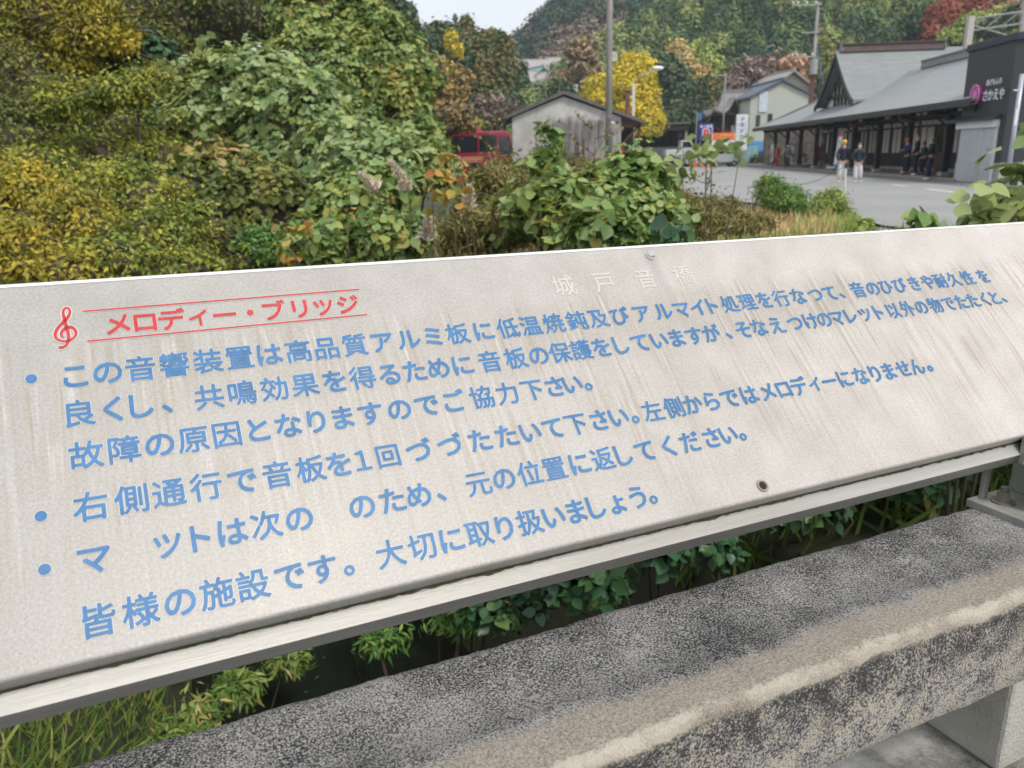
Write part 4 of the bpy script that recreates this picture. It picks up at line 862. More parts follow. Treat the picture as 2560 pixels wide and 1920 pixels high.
pe = dict(jacket=blk, trousers=blue2, shoes=wsh, wide=1.25, hem=.49, armL=((-.16, .02, .65), (-.13, .10, .55)), armR=((.165, -.05, .64), (.09, -.075, .55)), legL=((-.065, .03, .285), (-.08, .02, .045)), legR=((.065, .0, .285), (.09, -.02, .045)), head=(0, .02),
          extras=[('hair', (0, -.01, .024), (.050, .056, .044), mat('cropped_grey_hair', (.22, .19, .155), .8)), ('hood', (0, -.045, -.075), (.075, .045, .026), cl('denim_blue', (.10, .17, .28)))])
person('cropped grey haired person in black top with denim hood and white shoes', P5_, PI * .33, 1.80, pe, 'group waiting at the station front')
P7_ = S(tpx(1966, -.12, 0), -.12, .0)
pf = dict(jacket=gry, trousers=cl('brown_black_cloth', (.03, .025, .025)), shoes=blk, wide=1.15, hem=.44, jr=1.4, armL=((-.14, .05, .65), (-.10, .12, .56)), armR=((.14, .05, .65), (.10, .12, .56)), legL=((-.06, .03, .285), (-.075, -.03, .045)), legR=((.06, .03, .285), (.08, .04, .045)),
          extras=[('cap', (0, 0, .026), (.056, .062, .045), M_['white']), ('hair', (0, -.02, -.006), (.05, .046, .045), M_['hairdk'])])
person('person in a long grey coat and white hat standing under the far station eaves', P7_, -PI * .42, 1.66, pf)

# ---------------------------------------------------------------- small things under the eaves
def bicycle(label, t, o):
    b = S(t, o, .1); r = thing('bicycle', label, 'bicycle', T(b), 'bicycles under the station eaves'); f = lambda a, z, o_=0: b + E_ * a + R_ * o_ + np.array([0, 0, z])
    for a in (-.52, .52):
        mb = MB(); mb.ring(f(a, .33), E_, Z3, .31, .02, 22, 6); wh = mb.build('wheel', M_['rubber'], r); mb = MB(); [mb.tube([f(a - .29 * math.cos(k), .33 - .29 * math.sin(k)), f(a + .29 * math.cos(k), .33 + .29 * math.sin(k))], .004, 4) for k in np.linspace(0, PI, 8)[:-1]]; mb.build('spokes', M_['steel'], wh)
    mb = MB()
    for p_ in ([f(-.52, .33), f(-.1, .30), f(.36, .75), f(-.22, .70), f(-.1, .30)], [f(-.52, .33), f(-.22, .70)], [f(.52, .33), f(.38, .65), f(.33, .95)], [f(-.2, .65), f(-.25, .85)]): mb.tube(p_, .017, 6)
    mb.build('frame', M_['darkmetal'], r); mb = MB(); mb.ball(f(-.26, .88), (.06, .13, .035)); mb.build('saddle', M_['rubber'], r)
    mb = MB(); mb.tube([f(.25, 1.0, -.27), f(.34, .97, -.1), f(.34, .97, .1), f(.25, 1.0, .27)], .014, 6); mb.build('handlebar', M_['steel'], r)
    mb = MB(); mb.span((.42, -.16, .70), (.70, .16, .92), lambda a, o_, z: f(a, z, o_)); mb.build('basket', M_['galv'], r)
bicycle('city bicycle beside the grey coated person under the station eaves', tpx(1985, .5), .45)
bicycle('dark bicycle parked between two station posts, left of the red mailbox', tpx(2012, 1.6), 1.6)
b = S(tpx(2045, 1.8), 1.8, .1); r = thing('mailbox', 'red mailbox on a grey plinth against the station wall', 'mailbox', T(b)); f = lambda a, o, z: b + E_ * a + R_ * o + np.array([0, 0, z])
mb = MB(); mb.span((-.28, -.2, .62), (.28, .2, 1.42), f); mb.build('box', mat('red_enamel', (.26, .022, .025), .4), r, bevel=.06, seg=3); mb = MB(); mb.span((-.2, -.212, 1.18), (.2, -.2, 1.23), f); mb.build('slot', M_['black'], r); mb = MB(); mb.span((-.09, -.09, .4), (.09, .09, .62), f); mb.build('stem', M_['darkmetal'], r)
mb = MB(); mb.span((-.34, -.3, 0), (.34, .3, .42), f); mb.build('plinth', M_['concrete'], r, bevel=.02)
# leaning white banner with red top and blue foot
b = S(tpx(2078, -.05), .1, .1); r = thing('leaning_banner', 'tall white banner with red top and blue foot leaning to the right', 'banner', T(b)); f = lambda a, o, z: b - E_ * (a + z * .38) + R_ * o + np.array([0, 0, z])
for nm, z0, z1, m in (('cloth', .25, 1.85, M_['white']), ('red_heading', 1.853, 2.12, mat('faded_red_cloth', (.48, .09, .11), .7)), ('blue_foot', .0, .247, mat('blue_cloth', (.06, .17, .48), .7))): mb = MB(); mb.span((-.33, 0, z0 + .1), (.33, .03, z1 + .1), f); mb.build(nm, m, r)
mb = MB(); mb.tube([f(.35, .04, 0), f(.35, .04, 2.25)], .015, 6); mb.build('pole', M_['white'], r)
mb = MB(); [mb.span((-.05 - .02 * (k % 2), -.012, .75 + .17 * k), (.06 + .03 * (k % 3), -.002, .83 + .17 * k), f) for k in range(6)]; mb.build('print_marks', M_['darkmetal'], r)
for k, (dt, dz) in enumerate(((0, 0), (-.55, 0))):
    b = S(tpx(2068, -.05) + dt, .05, .1); r = thing('sandbag', ('pale sandbag on the pavement left of the leaning banner foot', 'pale sandbag directly at the foot of the leaning banner')[k], 'sandbag', T(b), 'sandbags weighing down the banner'); mb = MB(); mb.ball(b + [0, 0, .11], (.2, .33, .13), 12, 8); mb.build('bag', mat('grey_canvas', (.36, .38, .41), .9, var=.15), r, smooth=True)
    mb = MB(); mb.ball(b + [0, -.33, .14], (.06, .07, .05), 8, 6); mb.build('tied_neck', M_['white'], r)
b = S(tpx(1927, .2), .2, .0); r = thing('information_sign', 'white standing sign with green top at the far station corner', 'sign', T(b)); f = lambda a, o, z: b + E_ * a + R_ * o + np.array([0, 0, z])
mb = MB(); mb.span((-.45, 0, .45), (.45, .08, 1.75), f); mb.build('panel', mat('pale_grey_panel', (.50, .51, .49), .6), r); mb = MB(); mb.span((-.45, -.004, 1.753), (.45, .08, 2.02), f); mb.build('green_heading', mat('green_panel', (.04, .26, .13), .5), r)
mb = MB(); [mb.span((x - .03, .02, 0), (x + .03, .06, .45), f) for x in (-.4, .4)]; mb.build('leg', M_['galv'], r)
mb = MB(); [mb.span((x - .05, -.012, .6), (x + .05, -.001, z), f) for x, z in ((-.2, 1.45), (.1, 1.3), (.28, 1.1))]; mb.build('text_lines', M_['darkmetal'], r)
b = S(tpx(1942, .4), .4, .1); r = thing('fire_extinguisher_stand', 'red fire extinguisher box beside the first far post', 'fire box', T(b)); mb = MB(); mb.box(b + [0, 0, 1.0], (.3, .3, .85)); mb.build('box', mat('bright_red', (.55, .06, .045), .4), r, bevel=.04); mb = MB(); mb.tube([b, b + [0, 0, .6]], .05, 8); mb.build('stem', M_['darkmetal'], r)
b = S(tpx(1944, .3), .3, .1); r = thing('barrier_pole', 'thin white barrier pole raised at a slant under the eaves', 'barrier', T(b)); mb = MB(); mb.tube([b + [-.1, 0, .4], b + E_ * -1.0 + [.9, 0, 2.35]], .03, 8); mb.build('arm', M_['white'], r); mb = MB(); mb.box(b + [-.1, 0, .25], (.18, .18, .5)); mb.build('base', M_['red'], r)
b = S(31.2, .3, .1); r = thing('low_railing', 'low dark railing with thin upright bars near the far posts', 'railing', T(b)); f = lambda a, o, z: b + E_ * a + R_ * o + np.array([0, 0, z]); mb = MB()
for z in (.1, .82): mb.tube([f(-1.6, 0, z), f(3.6, 0, z)], .025, 6)
mb.build('rails', M_['darkmetal'], r); mb = MB(); [mb.tube([f(a, 0, 0), f(a, 0, .82)], .02, 6) for a in np.linspace(-1.6, 3.6, 12)]; mb.build('bars', M_['darkmetal'], r)
b = S(tpx(1980, 2.4), 2.4, .1); r = thing('vending_machine', 'white vending machine in the shade of the far station wall', 'vending machine', T(b)); f = lambda a, o, z: b + E_ * a + R_ * o + np.array([0, 0, z]); mb = MB(); mb.span((-.5, 0, 0), (.5, .6, 1.85), f); mb.build('cabinet', M_['white'], r, bevel=.02); mb = MB(); mb.span((-.42, -.012, .95), (.42, -.001, 1.7), f); mb.build('display', M_['glass'], r); mb = MB(); mb.span((-.3, -.012, .25), (.3, -.001, .45), f); mb.build('hatch', M_['darkmetal'], r)
# stake with a rope at the edge of the weeds
b = gp(2111, 531); r = thing('rope_stake', 'thin white stake with a dark tip and drooping rope at the edge of the lot', 'stake', T(b)); mb = MB(); mb.tube([b - [0, 0, .1], b + [-.06, 0, 1.02]], .018, 8); mb.build('rod', M_['white'], r); mb = MB(); mb.tube([b + [-.06, 0, 1.0], b + [-.065, 0, 1.12]], .03, 8); mb.build('tip', M_['darkmetal'], r)
mb = MB(); mb.tube([b + [-.065 - .9 * k / 10, .06 * k, 1.06 - .42 * math.sin(PI * .5 * k / 10)] for k in range(11)], .006, 5); mb.build('rope', M_['darkmetal'], r)

# ---------------------------------------------------------------- vehicles
def frame_xy(o, yaw): c, s_ = math.cos(yaw), math.sin(yaw); return lambda x, y, z: np.asarray(o) + np.array([c * x - s_ * y, s_ * x + c * y, z])
def wheels(r, f, xs_, wdt, rad, rim):
    for x in xs_:
        for sd in (-1, 1):
            y = sd * wdt / 2; a = nrm(f(0, 1, 0) - f(0, 0, 0)); mb = MB(); mb.tube([f(x, y - .11, rad), f(x, y + .11, rad)], [rad, rad], 22); wh = mb.build('wheel', M_['rubber'], r, bevel=.02)
            mb = MB(); mb.tube([f(x, y - .12, rad), f(x, y + .12, rad)], [rad * .58, rad * .58], 16); mb.build('rim', rim, wh)
def glass_panel(r, f, poly, y, name='window', m=None): mb = MB(); mb.prism(poly, lambda x, z, w_: f(x, y + w_ * (1 if y > 0 else -1), z), -.02, .012); return mb.build(name, m or M_['glass'], r)
M_['busred'] = mat('crimson_bus_paint', (.34, .012, .045), .25, var=.06, coat=.6); M_['buscream'] = mat('cream_stripe', (.60, .42, .20), .4)
o = at(1288, 420, 58) * [1, 1, 0]; o[2] = 0; bus = thing('coach_bus', 'crimson coach bus with cream stripes parked left of the concrete shed', 'bus', T(o)); f = frame_xy(o, 0)
prof_ = [(-9, .35), (-.1, .35), (0, .8), (-.02, 1.5), (-.32, 2.85), (-.55, 3.08), (-8.9, 3.08), (-9, 2.9)]
mb = MB(); mb.prism(prof_, lambda x, z, y: f(x, y, z), -1.2, 1.2); mb.build('body', M_['busred'], bus, bevel=.08, seg=3)
mb = MB(); mb.prism([(-8, 3.0), (-2.35, 3.0), (-2.25, 3.15), (-2.5, 3.42), (-7.9, 3.42)], lambda x, z, y: f(x, y, z), -1.0, 1.0); mb.build('roof_unit', mat('pinkish_red_paint', (.48, .045, .10), .3), bus, bevel=.06)
for a, b_, z0, z1 in ((-8.3, -2.9, 3.16, 3.27), (-6.5, -2.3, 1.22, 1.30), (-6.2, -2.2, 1.36, 1.42), (-5.8, -2.5, 1.08, 1.14)):
    mb = MB(); yy = -1.012 if z0 > 3 else -1.206; mb.span((a, yy, z0), (b_, yy + .02, z1), f); mb.build('stripe', M_['buscream'], bus)
for a, b_ in ((-8.6, -6.75), (-6.65, -4.6), (-4.5, -2.55), (-2.45, -1.2)): glass_panel(bus, f, [(a, 1.72), (b_, 1.72), (b_, 2.82), (a, 2.82)], -1.2)
glass_panel(bus, f, [(-1.05, 1.45), (-.12, 1.45), (-.36, 2.72), (-1.05, 2.72)], -1.2); mb = MB(); mb.add([f(.0, -1.05, 1.45), f(.0, 1.05, 1.45), f(-.29, 1.05, 2.80), f(-.29, -1.05, 2.80)], [(0, 1, 2, 3)]); mb.build('windshield', M_['glass'], bus)
mb = MB(); mb.span((-1.08, -1.215, .45), (-1.05, -1.19, 2.8), f); mb.span((-.42, -1.215, .45), (-.39, -1.19, 1.45), f); mb.build('door_seam', M_['black'], bus)
wheels(bus, f, (-2.75, -7.2), 2.16, .47, M_['galv'])
mb = MB(); mb.tube([f(-2.75, -1.22, .47), f(-2.75, -1.18, .47)], [.60, .60], 26); mb.build('wheel_arch', M_['black'], bus)
mb = MB(); mb.tube([f(-.3, -1.2, 2.7), f(.25, -1.35, 2.75), f(.3, -1.38, 2.5)], .025, 6); mb.ball(f(.3, -1.38, 2.25), (.1, .1, .24)); mb.build('mirror', mat('pale_mirror', (.5, .52, .52), .3), bus)
for sd in (-1, 1): mb = MB(); mb.ball(f(-.02, sd * .85, .95), (.07, .2, .13)); mb.build('headlight', M_['white'], bus)
def car(name, label, px, Y, yaw, Lh, prof_, wins, col, z=0.0, wd=1.5, rad=.29, wx=(-1.1, 1.1), cat='car', group=None, flip=False):
    o = at(px, 400, Y) * [1, 1, 0]; o[2] = z; r = thing(name, label, cat, T(o), group); f = frame_xy(o, yaw); mb = MB(); mb.prism(prof_, lambda x, z_, y: f(x, y, z_), -wd / 2, wd / 2); mb.build('body', col, r, bevel=.06, seg=3)
    for nm, poly in wins:
        for sd in (-1, 1): glass_panel(r, f, poly, sd * wd / 2, nm)
    wheels(r, f, wx, wd - .18, rad, M_['galv']); return r, f
M_['silver'] = mat('silver_green_paint', (.46, .50, .48), .3, .2, var=.04, coat=.5); M_['carwhite'] = mat('white_car_paint', (.62, .64, .66), .3, var=.03, coat=.5); M_['vanpale'] = mat('pale_green_grey_paint', (.36, .40, .38), .5, var=.06)
r, f = car('hatchback_car', 'silver hatchback car behind the leafy thicket with an orange cone at its wheel', 1752, 77, PI * .06, 3.6, [(-1.75, .28), (1.75, .28), (1.8, .7), (1.6, .95), (.7, 1.42), (-1.0, 1.46), (-1.7, .95), (-1.8, .7)], [('side_window', [(-.95, .93), (.95, .93), (.55, 1.33), (-.8, 1.36)])], M_['silver'], wd=1.6)
mb = MB(); mb.add([f(-1.71, -.62, .98), f(-1.71, .62, .98), f(-1.10, .62, 1.42), f(-1.10, -.62, 1.42)], [(0, 1, 2, 3)]); mb.build('rear_window', M_['glass'], r)
for sd in (-1, 1): mb = MB(); mb.ball(f(1.76, sd * .6, .72), (.07, .14, .1)); mb.build('headlight', M_['white'], r)
r, f = car('pickup_truck', 'small white pickup truck parked in front of the open carport', 1697, 96, 0, 3.4, [(-1.7, .35), (1.6, .35), (1.66, .9), (1.62, 1.2), (1.2, 2.0), (.1, 2.05), (.02, 1.05), (-1.7, 1.05)], [('side_window', [(.22, 1.25), (1.38, 1.25), (1.08, 1.88), (.24, 1.9)])], M_['carwhite'], z=.55, wd=1.6); r.rotation_euler = r.rotation_euler
mb = MB(); mb.add([f(1.58, -.66, 1.28), f(1.58, .66, 1.28), f(1.24, .62, 1.94), f(1.24, -.62, 1.94)], [(0, 1, 2, 3)]); mb.build('windshield', M_['glass'], r)
for sd in (-1, 1): mb = MB(); mb.ball(f(1.66, sd * .55, .8), (.05, .14, .1)); mb.build('headlight', M_['white'], r)
r, f = car('box_van', 'pale green grey boxy van below the orange banner', 1807, 73, 0.05, 2.5, [(-1.2, .3), (1.2, .3), (1.22, .8), (1.18, 1.85), (-1.18, 1.87), (-1.22, .8)], [('side_window', [(-.75, 1.12), (-.15, 1.12), (-.15, 1.7), (-.75, 1.7)]), ('side_window', [(.0, 1.12), (1.0, 1.12), (1.0, 1.7), (.0, 1.7)])], M_['vanpale'], wd=1.5, wx=(-.8, .8), rad=.26, cat='van')
mb = MB(); mb.span((-1.0, -.765, .85), (-.85, -.752, 1.0), f); mb.build('sticker', M_['blue'], r); mb = MB(); mb.span((-1.2, -.77, .3), (1.2, -.74, .40), f); mb.build('bumper', M_['darkmetal'], r)
# scooter
o = at(1662, 420, 62) * [1, 1, 0]; r = thing('motor_scooter', 'black motor scooter with a round red tail light parked behind the leaves', 'scooter', T(o)); f = frame_xy(o, PI * .85)
for x in (-.55, .6): mb = MB(); mb.ring(f(x, 0, .26), f(1, 0, 0) - f(0, 0, 0), Z3, .2, .07, 20, 8); mb.build('wheel', M_['rubber'], r, smooth=True)
mb = MB(); mb.prism([(-.75, .4), (-.1, .28), (.35, .28), (.55, .5), (.48, .95), (.38, .95), (.32, .45), (.0, .42), (-.1, .74), (-.7, .78)], lambda x, z, y: f(x, y, z), -.17, .17); mb.build('body', mat('glossy_black', (.012, .012, .014), .2), r, bevel=.05)
mb = MB(); mb.ball(f(-.35, 0, .82), (.32, .15, .07)); mb.build('seat', M_['rubber'], r, smooth=True); mb = MB(); mb.tube([f(.4, -.3, 1.08), f(.45, -.1, 1.02), f(.45, .1, 1.02), f(.4, .3, 1.08)], .02, 6); mb.build('handlebar', M_['steel'], r); mb = MB(); mb.ball(f(-.78, 0, .66), .08); mb.build('tail_light', mat('red_lens', (.6, .05, .04), .2), r)
mb = MB(); mb.ball(f(-.25, 0, 1.02), (.15, .14, .14), 14, 9); mb.build('top_box', M_['darkmetal'], r, smooth=True)
# traffic cones
for px, lab, m in ((1738, 'orange traffic cone at the silver car wheel', mat('orange_plastic', (.68, .10, .05), .5)), (1756, 'small red cone between the car and the van', mat('red_plastic', (.55, .04, .03), .5)), (1771, 'yellow cone left of the pale van', mat('yellow_plastic', (.7, .5, .04), .5))):
    b = at(px, 412, 72) * [1, 1, 0]; hgt = .75 if px == 1738 else .5; r = thing('traffic_cone', lab, 'cone', T(b), 'traffic cones by the parked cars'); mb = MB(); mb.tube([b + [0, 0, .03], b + [0, 0, hgt]], [.16, .035], 14); mb.build('cone', m, r); mb = MB(); mb.box(b + [0, 0, .02], (.4, .4, .04)); mb.build('base', m, r)
sheet('lot_edging', [at(1722, 411, 73)[:2], at(1745, 413, 73.5)[:2], at(1745, 413, 74)[:2], at(1722, 411, 74)[:2]], .05, M_['concrete'])

# ---------------------------------------------------------------- signs of the car park
def flat_text(name, items, m, f, y, par_, off=.02):
    me_o = letters(name, items, m, None, 0, off); inv = np.array(WM[par_.name].inverted()); V = np.array([tuple(v.co) for v in me_o.data.vertices]); W_ = np.array([f(x, y - zz * 8, z) for x, z, zz in V]) @ inv[:3, :3].T + inv[:3, 3]
    me_o.data.vertices.foreach_set('co', W_.ravel()); me_o.data.update(); me_o.parent = par_; WM[me_o.name] = WM[par_.name]; return me_o
k = 79 / F
o = at(1765, 330, 79); r = thing('parking_sign', 'blue parking sign with a big red P outlined in white', 'sign', T(o * [1, 1, 0])); f = lambda x, y, z: o + np.array([x, y, z])
mb = MB(); mb.span((-.70, -.04, -.78), (.70, .04, .80), f); mb.build('panel', mat('royal_blue_panel', (.012, .035, .30), .4), r)
flat_text('sign_text', word('井上商店', 0, .52, .30, .30), M_['white'], f, -.05, r, .03); pw = flat_text('letter_outline', [('P', .02, -.20, 1.15)], M_['white'], f, -.05, r, .12); flat_text('letter', [('P', .02, -.20, 1.15)], mat('sign_red', (.62, .03, .09), .4), f, -.056, pw, .055)
mb = MB(); [mb.span((x - .04, .04, -o[2]), (x + .04, .11, .7), f) for x in (-.5, .5)]; mb.build('post', M_['galv'], r)
o = at(1808, 348, 77); r = thing('orange_banner', 'orange and white banner stretched to the right of the blue parking sign', 'banner', T(o * [1, 1, 0])); f = lambda x, y, z: o + np.array([x, y, z])
mb = MB(); mb.span((-1.02, -.02, -.12), (1.02, .01, .58), f); mb.build('orange_cloth', mat('orange_cloth_print', (.74, .17, .07), .7, var=.15, scale=3), r); mb = MB(); mb.span((-1.02, -.022, -.58), (1.02, .01, -.122), f); mb.build('white_cloth', M_['white'], r)
mb = MB(); [mb.span((-.35 + .2 * k, -.03, .27 + .02 * (k % 2)), (-.2 + .2 * k, -.021, .43), f) for k in range(6)]; mb.build('print_marks', mat('yellow_print', (.75, .45, .03), .6), r); mb = MB(); [mb.span((-.9 + .16 * k, -.031, -.30), (-.79 + .16 * k, -.023, -.22), f) for k in range(11)]; [mb.span((-.9 + .16 * k, -.031, -.48), (-.8 + .16 * k, -.023, -.41), f) for k in range(3)]; mb.build('small_print_marks', mat('blue_grey_print', (.2, .28, .42), .6), r)
mb = MB(); mb.tube([f(-1.05, 0, -o[2]), f(-1.05, 0, 1.1)], .035, 8); mb.tube([f(1.05, 0, -o[2]), f(1.05, 0, .65)], .035, 8); mb.build('post', M_['white'], r); mb = MB(); mb.tube([f(-1.05, 0, 1.05), f(1.05, 0, .58)], .015, 5); mb.build('cord', M_['red'], r)
o = at(1854, 331, 82); r = thing('temple_sign', 'tall white sign board with a vertical line of blue characters and a round crest', 'sign', T(o * [1, 1, 0])); f = lambda x, y, z: o + np.array([x, y, z])
mb = MB(); mb.span((-.58, -.06, -1.70), (.58, .06, 1.68), f); mb.build('panel', mat('bluish_white_panel', (.66, .69, .75), .5), r, bevel=.02)
flat_text('blue_characters', word('慈妙真院', 0, -.15, .46, .58, True), mat('sign_ink_blue', (.05, .12, .34), .5), f, -.07, r, .01); mb = MB(); [mb.span((.35, -.068, .95 - .2 * k), (.45, -.061, 1.07 - .2 * k), f) for k in range(9)]; [mb.span((-.42, -.068, .6 - .32 * k), (-.33, -.061, .7 - .32 * k), f) for k in range(3)]; mb.build('small_print_marks', mat('grey_ink', (.32, .30, .32), .5), r)
mb = MB(); mb.ring(f(0, -.068, 1.28), (1, 0, 0), (0, 0, 1), .13, .03, 20, 6); mb.disc(f(0, -.065, 1.28), (0, -1, 0), .06, .012, 14); mb.build('crest', mat('ochre_crest', (.38, .26, .16), .6), r)
mb = MB(); mb.span((-.5, -.05, -o[2]), (-.4, .05, -1.7), f); mb.span((.4, -.05, -o[2]), (.5, .05, -1.7), f); mb.build('post', M_['galv'], r)
o = at(1876, 385, 84) * [1, 1, 0]; r = thing('net_screen', 'aqua green mesh screen below the white temple sign', 'screen', T(o)); f = lambda x, y, z: o + np.array([x, y, z]); mb = MB(); [mb.span((-.75 + .3 * i, -.02 - .03 * (i % 2), .1), (-.46 + .3 * i, .02, 1.75), f) for i in range(5)]; mb.build('mesh', mat('aqua_mesh', (.22, .42, .44), .7, var=.15, scale=12), r); mb = MB(); [mb.tube([f(x, 0, 0), f(x, 0, 1.8)], .03, 6) for x in (-.78, .78)]; mb.build('post', M_['galv'], r)
o = at(1740, 345, 83) * [1, 1, 0]; r = thing('sign_pole', 'slim grey pole with a small blue plate left of the parking sign', 'pole', T(o)); mb = MB(); mb.tube([o, o + [0, 0, 5.2]], .06, 8); mb.build('shaft', M_['galv'], r); mb = MB(); mb.box(o + [.3, 0, 4.7], (.45, .04, .7)); mb.build('plate', mat('blue_plate', (.05, .16, .36), .5), r)

# ---------------------------------------------------------------- concrete shed, carport, houses
o = at(1417, 430, 45) * [1, 1, 0]; shd = thing('concrete_shed', 'weathered concrete shed with a low gabled roof behind the vine thicket', 'shed', T(o)); f = lambda x, y, z: o + np.array([x, y, z])
def shed_mat():
    m, n, b, out = newmat('stained_concrete_wall'); tc = n.nodes.new('ShaderNodeTexCoord').outputs['Object']; sp = node(n, 'SeparateXYZ', {0: tc})
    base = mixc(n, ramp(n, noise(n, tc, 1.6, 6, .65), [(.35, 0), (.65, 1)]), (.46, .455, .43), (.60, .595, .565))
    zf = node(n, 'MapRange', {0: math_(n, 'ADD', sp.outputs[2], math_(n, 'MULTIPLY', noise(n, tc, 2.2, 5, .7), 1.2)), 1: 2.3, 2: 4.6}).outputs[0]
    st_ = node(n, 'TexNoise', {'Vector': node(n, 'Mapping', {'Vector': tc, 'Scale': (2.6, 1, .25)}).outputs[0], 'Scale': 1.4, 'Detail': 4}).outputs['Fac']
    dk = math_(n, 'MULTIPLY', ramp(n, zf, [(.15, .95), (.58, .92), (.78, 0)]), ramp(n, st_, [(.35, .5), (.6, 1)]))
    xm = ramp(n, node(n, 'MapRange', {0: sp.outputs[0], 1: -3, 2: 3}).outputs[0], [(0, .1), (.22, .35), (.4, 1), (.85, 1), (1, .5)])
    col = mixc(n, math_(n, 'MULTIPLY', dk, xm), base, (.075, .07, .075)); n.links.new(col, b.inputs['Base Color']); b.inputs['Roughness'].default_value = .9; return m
wl, wr, ha, he = -2.93, 2.95, 4.42, 3.42
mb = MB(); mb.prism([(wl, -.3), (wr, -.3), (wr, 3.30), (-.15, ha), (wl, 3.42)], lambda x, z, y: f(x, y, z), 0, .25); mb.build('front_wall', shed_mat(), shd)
mb = MB(); mb.span((wl, .25, -.3), (wl + .2, 9, 3.35), f); mb.span((wl, 8.8, -.3), (wr, 9, 3.3), f); mb.build('wall', M_['concrete'], shd)
M_['shedroof'] = mat('old_corrugated_roof', (.13, .12, .115), .8, var=.25, scale=2, stretch=(6, .5, 1))
for a, b_ in (((wl - .35, 3.35), (-.15, ha + .12)), ((-.15, ha + .12), (wr + 1.25, 2.92))):
    mb = MB(); mb.prism([a, b_, (b_[0], b_[1] + .17), (a[0], a[1] + .17)], lambda x, z, y: f(x, y, z), -.25, 9.2); mb.build('roof', M_['shedroof'], shd)
mb = MB(); mb.span((wr + .95, .1, -.3), (wr + 1.07, .25, 2.9), f); mb.span((wr, .1, 2.75), (wr + 1.1, .22, 2.9), f); mb.tube([f(wr + .1, .15, 1.9), f(wr + .95, .15, 2.8)], .05, 6); mb.build('lean_to_frame', M_['rust'], shd); mb = MB(); mb.span((wr, 2.6, -.3), (wr + 1.1, 2.7, 2.9), f); mb.build('lean_to_back', M_['timber'], shd)
mb = MB(); [mb.disc(f(x, -.001, z), (0, -1, 0), .05, .01, 10) for x, z in ((.9, 1.55), (-2.6, 1.7))]; mb.build('drain_hole', M_['black'], shd); mb = MB(); mb.span((-1.6, -.03, .95), (wr, -.001, 1.05), f); mb.build('base_seam', M_['black'], shd)
o = at(1553, 370, 45.6) * [1, 1, 0]; r = thing('red_crate', 'bright red crate in the shade of the shed lean-to', 'crate', T(o)); mb = MB(); mb.box(o + [0, 0, 1.62], (.32, .3, .32)); mb.build('box', mat('crate_red', (.5, .02, .03), .5), r, bevel=.02); mb = MB(); mb.box(o + [0, 0, .73], (.3, .3, 1.46)); mb.build('stand', M_['timber'], r)
o = at(1660, 400, 99) * [1, 1, 0] + [0, 0, .4]; cpt = thing('open_carport', 'flat roofed open carport with dark interior in front of the cedars', 'carport', T(o)); f = lambda x, y, z: o + np.array([x, y, z])
mb = MB(); mb.prism([(-4.2, 4.0), (2.95, 4.12), (2.95, 4.35), (-4.2, 4.2)], lambda x, z, y: f(x, y, z), -.5, 6); mb.build('roof', M_['shedroof'], cpt); mb = MB(); [mb.span((x - .14, y, -.5), (x + .14, y + .25, 4.05), f) for x, y in ((2.55, -.1), (-3.9, -.1), (2.55, 5.5), (-3.9, 5.5))]; mb.build('post', mat('salmon_grey_post', (.33, .24, .20), .8, var=.3, scale=2), cpt)
mb = MB(); mb.span((-4.1, 5.8, -.5), (2.8, 5.9, 4.0), f); mb.build('back_wall', M_['timber'], cpt); mb = MB(); mb.span((-4.1, -.05, -.4), (2.5, .03, 1.5), f); mb.build('low_wall', mat('blue_grey_wall', (.10, .115, .13), .8, var=.2), cpt); mb = MB(); mb.span((-4.1, -.25, 3.4), (2.8, -.15, 4.0), f); mb.build('lintel', M_['timber'], cpt)
def house(name, label, px, py, Y, w_, d_, hw, hr, yaw, wallm, roofm, zoff=0.0, wins=(), eave=.5, cat='house', base=None, hip=False):
    c = at(px, py, Y); o = np.array([c[0], c[1], c[2] - hw - hr]); r = thing(name, label, cat, T(o)); f = frame_xy(o, yaw)
    mb = MB(); mb.prism([(-w_ / 2, -8), (w_ / 2, -8), (w_ / 2, hw), (0, hw + hr * .95), (-w_ / 2, hw)], lambda x, z, y: f(x, y, z), -d_ / 2, d_ / 2); mb.build('wall', wallm, r)
    for sg in (-1, 1):
        mb = MB(); sl_ = hr / (w_ / 2); mb.prism([(sg * (w_ / 2 + eave), hw - eave * sl_), (0, hw + hr), (0, hw + hr + .22), (sg * (w_ / 2 + eave), hw - eave * sl_ + .22)], lambda x, z, y: f(x, y, z), -d_ / 2 - eave, d_ / 2 + eave); mb.build('roof', roofm, r)
    mb = MB(); mb.span((-.16, -d_ / 2 - eave - .05, hw + hr + .1), (.16, d_ / 2 + eave + .05, hw + hr + .38), f); mb.build('ridge', roofm, r)
    for side, a, b_, z0, z1 in wins:
        mb = MB()
        if side == 'front': mb.span((a, -d_ / 2 - .05, z0), (b_, -d_ / 2 + .02, z1), f)
        else: mb.span((-w_ / 2 - .05, a, z0), (-w_ / 2 + .02, b_, z1), f)
        w1 = mb.build('window', M_['darkmetal'], r); mb = MB()
        if side == 'front': mb.span((a + .1, -d_ / 2 - .065, z0 + .1), (b_ - .1, -d_ / 2 - .052, z1 - .1), f)
        else: mb.span((-w_ / 2 - .065, a + .1, z0 + .1), (-w_ / 2 - .052, b_ - .1, z1 - .1), f)
        mb.build('pane', M_['glass'], w1)
    return r, f
M_['sagewall'] = mat('sage_siding', (.46, .485, .425), .7, var=.05, scale=2, stretch=(1, 1, 6)); M_['bluetrim'] = mat('slate_blue_roof', (.085, .11, .15), .6, var=.1)
